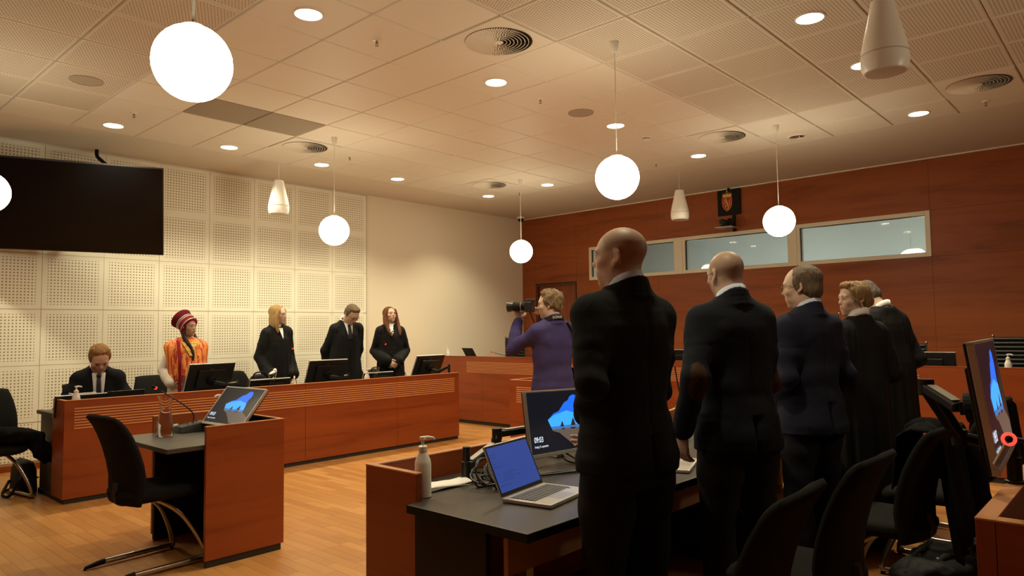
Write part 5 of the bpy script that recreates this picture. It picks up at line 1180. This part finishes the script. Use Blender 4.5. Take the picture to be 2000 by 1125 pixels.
# second camera hanging at his side
q0 = W(p, (.225, -.03, 1.00)); t = thing('camera', 'second camera with a pale lens hanging at the right hip of the photographer', 'camera', tuple(q0))
M().box(q0.x-.05, q0.x+.05, q0.y-.045, q0.y+.03, q0.z-.02, q0.z+.075).build('camera_body', BLACK, t, bevel=.006)
M().lathe([(0, -.02), (.034, -.02), (.036, -.10), (.040, -.11), (.040, -.16), (0, -.16)], 22, tuple(q0)).build('lens', mat('pale lens', (.62, .54, .42), .45), t, True)
M().tube(catmull([tuple(q0+Vector((0, 0, .075))), tuple(W(p, (.205, -.055, 1.20))), tuple(W(p, (.165, -.098, 1.34))), tuple(W(p, (.10, -.082, 1.455)))], 7), .010, 6).build('strap', BLACKM, t, True)
# ---- people behind the long desk
SKW = (.55, .31, .22)
p = Person('person, young seated man in dark suit and striped tie looking down', (2.345, 7.52), A(256), 1.80, head=(D(6), D(-27), D(2)), lean=.16, L=dict(el=(-.29, .10, 1.16), wr=(-.16, .36, 1.20)), R=dict(el=(.29, .10, 1.16), wr=(.16, .36, 1.20)), seat=True, skin=(.62, .38, .30))
p.body(brow=(.25, .13, .06), cheeks=.4); p.trousers(TR1); p.jacket(JK1, .86, 1., seed=6., vent=False); p.collar(SHIRTW, .045, .068, .03)
p.front(SHIRTW, 1.0, 1.475, .016, .054, .008, 'shirt_front', YJ)
TIE = mat('striped tie', (.02, .016, .022), .5); b = TIE.node_tree.nodes['Principled BSDF']
wv_ = nd(TIE, 'ShaderNodeTexWave', Scale=7.); mp = coords(TIE, (1, 1, .8)); lk(TIE, mp, wv_.inputs['Vector']); lk(TIE, ramp(TIE, wv_.outputs['Fac'], [(.45, (.014, .012, .018)), (.6, (.06, .035, .045))]), b.inputs['Base Color'])
tie_on(p, TIE, YJ, 1.458, 1.0, .014); k = M(); k.ell((0, (YJ(1.455)+.02)*p.s, 1.452*p.s), (.022*p.s, .014*p.s, .02*p.s), n=12); p.part(k, 'tie_knot', TIE)
p.hairmesh([((0, -.028, .052), (.086, .094, .086)), ((0, -.055, .0), (.075, .056, .064)), ((-.069, -.012, .03), (.019, .044, .048)), ((.069, -.012, .03), (.019, .044, .048)), ((.004, -.002, .102), (.066, .056, .032))], hairmat('golden hair', (.46, .24, .075), (.16, .07, .02)), amp=.004)
# woman in red hat and orange shawl
p = Person('person, woman in red bonnet, orange fringed shawl and white dress', (3.30, 7.80), A(262), 1.585, head=(D(34), D(3), 0), L=dict(el=(-.235, -.06, 1.13), wr=(-.16, .14, .98), d=(.6, .4, -.4)), R=dict(el=(.25, -.07, 1.12), wr=(.17, .10, .95), d=(-.6, .5, -.3)), fem=True, build=1.0, hs=1.07, skin=(.58, .38, .28))
p.body(brow=(.03, .02, .015), lips=(.40, .09, .09), cheeks=.7); p.robe(fabric('white dress cloth', (.80, .75, .71), .8, 300., .25), 3.3, .10, .24, .066)
SHAWL = mat('orange striped shawl', (.8, .2, .03), .6, spec=.4); b = SHAWL.node_tree.nodes['Principled BSDF']
n1 = nd(SHAWL, 'ShaderNodeTexNoise', Scale=1., Detail=3., Roughness=.7); lk(SHAWL, coords(SHAWL, (50, 50, .3)), n1.inputs['Vector'])
lk(SHAWL, ramp(SHAWL, n1.outputs[0], [(.30, (.16, .012, .02)), (.42, (.55, .05, .02)), (.5, (.85, .22, .03)), (.6, (.95, .40, .10)), (.7, (.75, .12, .05))]), b.inputs['Base Color'])
k = M()
def sfn(t, z): return 1+.03*math.sin(13*t)*max(0, min(1, (1.45-z)/.2))
Z = [(1.06, .185, .172, .03), (1.12, .196, .172, .02), (1.2, .204, .160, .01), (1.28, .214, .150, .0), (1.35, .226, .138, -.006), (1.40, .232, .128, -.012), (1.435, .218, .116, -.016), (1.468, .172, .100, -.018), (1.492, .115, .082, -.018), (1.51, .078, .068, -.018)]
k.loft([(z*p.s, a_*p.s*1.08, b_*p.s*1.06, y*p.s) for z, a_, b_, y in Z], 72, 2.2, fn=lambda t, z: sfn(t, z/p.s), cap=False)
p.part(k, 'shawl', SHAWL)
k = M()
for i in range(90):
    a = 2*PI*i/90; x, y = math.cos(a)*.198*p.s, (.03+math.sin(a)*.180)*p.s; L_ = random.uniform(.07, .13)
    k.tube([(x, y, 1.07*p.s), (x*1.02, y*1.02, (1.07-L_*.5)*p.s), (x*1.01, y*1.01, (1.07-L_)*p.s)], .004, 5)
p.part(k, 'fringe', SHAWL, kind='stuff')
for q, c in ((1, (.70, .10, .03)), (.5, (.35, .015, .03))): pass
CRIM = fabric('crimson cloth', (.23, .012, .022), .8, 300., .2); GOLDC = mat('gold brooch', (.90, .62, .20), .3, metal=.85); SILC = mat('silver braid', (.62, .58, .55), .4, metal=.4)
k = M(); s_ = p.s
tri = [(-.075, 1.43), (-.03, 1.44), (0, 1.425), (.03, 1.44), (.075, 1.43), (.055, 1.38), (.025, 1.335), (0, 1.29), (-.025, 1.335), (-.055, 1.38)]
def gy(x, z): return (np.interp(z, [1.28, 1.36, 1.415, 1.45], [.158, .137, .112, .092])*math.sqrt(max(.2, 1-(x/.22)**2)))*1.06+.004
for i in range(9):
    for j in range(10):
        x, z = -.08+.16*(j+.5*(i % 2))/9.5, 1.435-.018*i
        if abs(x) < .078*(1-(1.435-z)/.155)+.008: k.ell((x*s_, (gy(x, z)+.004)*s_, z*s_), (.0125*s_, .006*s_, .0125*s_), n=10)
p.part(k, 'gold_brooch', GOLDC)
DH = hairmat('dark brown hair', (.035, .018, .011), (.010, .006, .004))
p.hairmesh([((0, -.02, .04), (.083, .094, .08)), ((0, .03, .088), (.062, .05, .028)), ((-.07, .005, .0), (.016, .035, .05)), ((.07, .005, .0), (.016, .035, .05))], DH, amp=.003, dn=.45, tubes=[([(q*.07, -.01, -.05), (q*.085, .03, -.13), (q*.08, .085, -.21), (q*.07, .12, -.30), (q*.075, .13, -.39)], [.022, .021, .019, .016, .008]) for q in (-1, 1)])
AX = Vector((0, -.78, .62)); ax_x = Vector((1, 0, 0)); ax_y = AX.cross(ax_x)
HT = Matrix(((1, ax_y.x, AX.x, 0), (0, ax_y.y, AX.y, 0), (0, ax_y.z, AX.z, 0), (0, 0, 0, 1)))
def hl(prof, n=36):
    k = M().lathe(prof, n, T=HT); k.v = [p.H(Vector(v)+Vector((0, .012, .028))) for v in k.v]; return k
bb = p.part(hl([(.104, -.025), (.108, .0), (.106, .03), (.104, .055)]+[(.102, .06), (.100, .055), (.100, -.02)]), 'bonnet_band', CRIM)
hat = hl([(.104, .055), (.112, .09), (.124, .118), (.126, .135), (.115, .150), (.07, .158), (0, .160)]); p.part(hat, 'bonnet_crown', fabric('wine red cloth', (.13, .008, .016), .8, 200., .3))
for tt in (-.02, .035, .058): p.part(hl([(.106, tt), (.1115, tt+.002), (.1115, tt+.009), (.105, tt+.011)]), 'bonnet_braid', SILC, parent=bb)
for q in (-1, 1):
    k = M().ell(p.H((q*.080, .0, -.035)), tuple(x*p.hs for x in (.010, .036, .065)), n=20, R=p.hr); p.part(k, 'bonnet_flap', CRIM)
for q in (-1, 1): p.part(M().ell(p.H((q*.092, .012, .0)), tuple(x*p.hs for x in (.004, .016, .016)), n=12, R=p.hr), 'silver_disc', SILC, parent=bb)
def rib(u, v): return (.128*s_+.018*u*s_, (.10+.12*min(1, v*2.6)**.7)*s_, (1.475-.66*v)*s_)
M_ = M().add(*grid_sheet(rib, 4, 20, .005)); p.part(M_, 'ribbon', CRIM)
# blonde woman in robe
def shirtv(p, m_=SHIRTW, z0=1.33): p.front(m_, z0, 1.462, .003, .028, .007, 'shirt_front', YR)
p = Person('person, blonde woman in black robe with shoulder-length hair standing at the long desk', (4.37, 7.80), A(272), 1.745, head=(D(30), D(0), 0), L=dict(el=(-.20, -.05, 1.12), wr=(-.14, .10, .88)), R=dict(el=(.20, -.05, 1.12), wr=(.14, .10, .88)), fem=True, skin=(.66, .45, .35))
p.body(brow=(.2, .12, .06), cheeks=.3); p.robe(ROBEF, 4.1, .10, .235); p.collar(SHIRTW, .045, .066, .05); shirtv(p)
p.hairmesh([((0, -.026, .048), (.087, .100, .088)), ((0, -.062, -.06), (.084, .052, .13)), ((-.078, -.022, -.065), (.022, .048, .13)), ((.078, -.022, -.065), (.022, .048, .13))], hairmat('light blonde hair', (.62, .40, .17), (.26, .145, .05)), amp=.003, freq=(80, 80, 5), dn=.36, tubes=[([(q*.068, .05, .07), (q*.088, .03, -.02), (q*.09, .03, -.12), (q*.085, .045, -.215)], [.016, .02, .022, .012]) for q in (-1, 1)])
# bowed man with glasses
p = Person('person, grey-haired man with glasses in black robe bowing his head', (5.33, 7.80), A(258), 1.80, head=(D(16), D(-36), 0), lean=.08, neckf=.02, L=dict(el=(-.222, -.09, 1.13), wr=(-.12, -.14, .90), d=(.5, -.3, -.6)), R=dict(el=(.222, -.09, 1.13), wr=(.12, -.14, .90), d=(-.5, -.3, -.6)))
p.body(brow=(.12, .09, .06), glasses=BLACK); p.robe(ROBEF, 5.2, .10, .25); p.collar(SHIRTW, .046, .068, .04); p.front(SHIRTW, 1.30, 1.478, .02, .055, .012, 'shirt_front', YR); tie_on(p, mat('black tie', (.012, .013, .018), .5), YR, 1.462, 1.28, .018)
p.hairmesh(SHORT, hairmat('ash grey hair', (.27, .19, .115), (.09, .06, .035)), amp=.005)
# auburn woman
p = Person('person, auburn long-haired woman in black robe with folded hands and lifted chin', (6.07, 7.80), A(240), 1.755, head=(D(22), D(14), 0), **clasp(.985, .185, .03), fem=True, skin=(.62, .41, .31))
p.body(brow=(.10, .05, .03), cheeks=.5, lips=(.52, .19, .17)); p.robe(ROBEF, 6.4, .10, .235, .075); p.collar(SHIRTW, .042, .066, .03); shirtv(p)
k = M()
for c, r in (((0, .155, 1.405), .02), ((.012, .158, 1.39), .017), ((-.008, .16, 1.375), .014)): k.ell(tuple(q*p.s for q in c), r, n=12)
p.part(k, 'white_bow', SHIRTW)
for sd in (-1, 1):
    k = M(); a = p.arms[sd]; u = (a['wr']-a['el']).normalized(); k.tube([a['wr']-u*.06, a['wr']-u*.005], [.046, .042], 18); p.part(k, 'shirt_cuff', SHIRTW)
p.hairmesh([((0, -.026, .048), (.087, .100, .088)), ((0, -.062, -.08), (.084, .05, .16)), ((-.076, -.02, -.085), (.024, .045, .15)), ((.076, -.02, -.085), (.024, .045, .15))], hairmat('auburn hair', (.23, .080, .026), (.075, .025, .009)), amp=.003, freq=(80, 80, 5), dn=.36, tubes=[([(q*.068, .05, .07), (q*.088, .025, -.02), (q*.095, .03, -.14), (q*.085, .07, -.26), (q*.075, .085, -.32)], [.016, .022, .026, .02, .008]) for q in (-1, 1)])
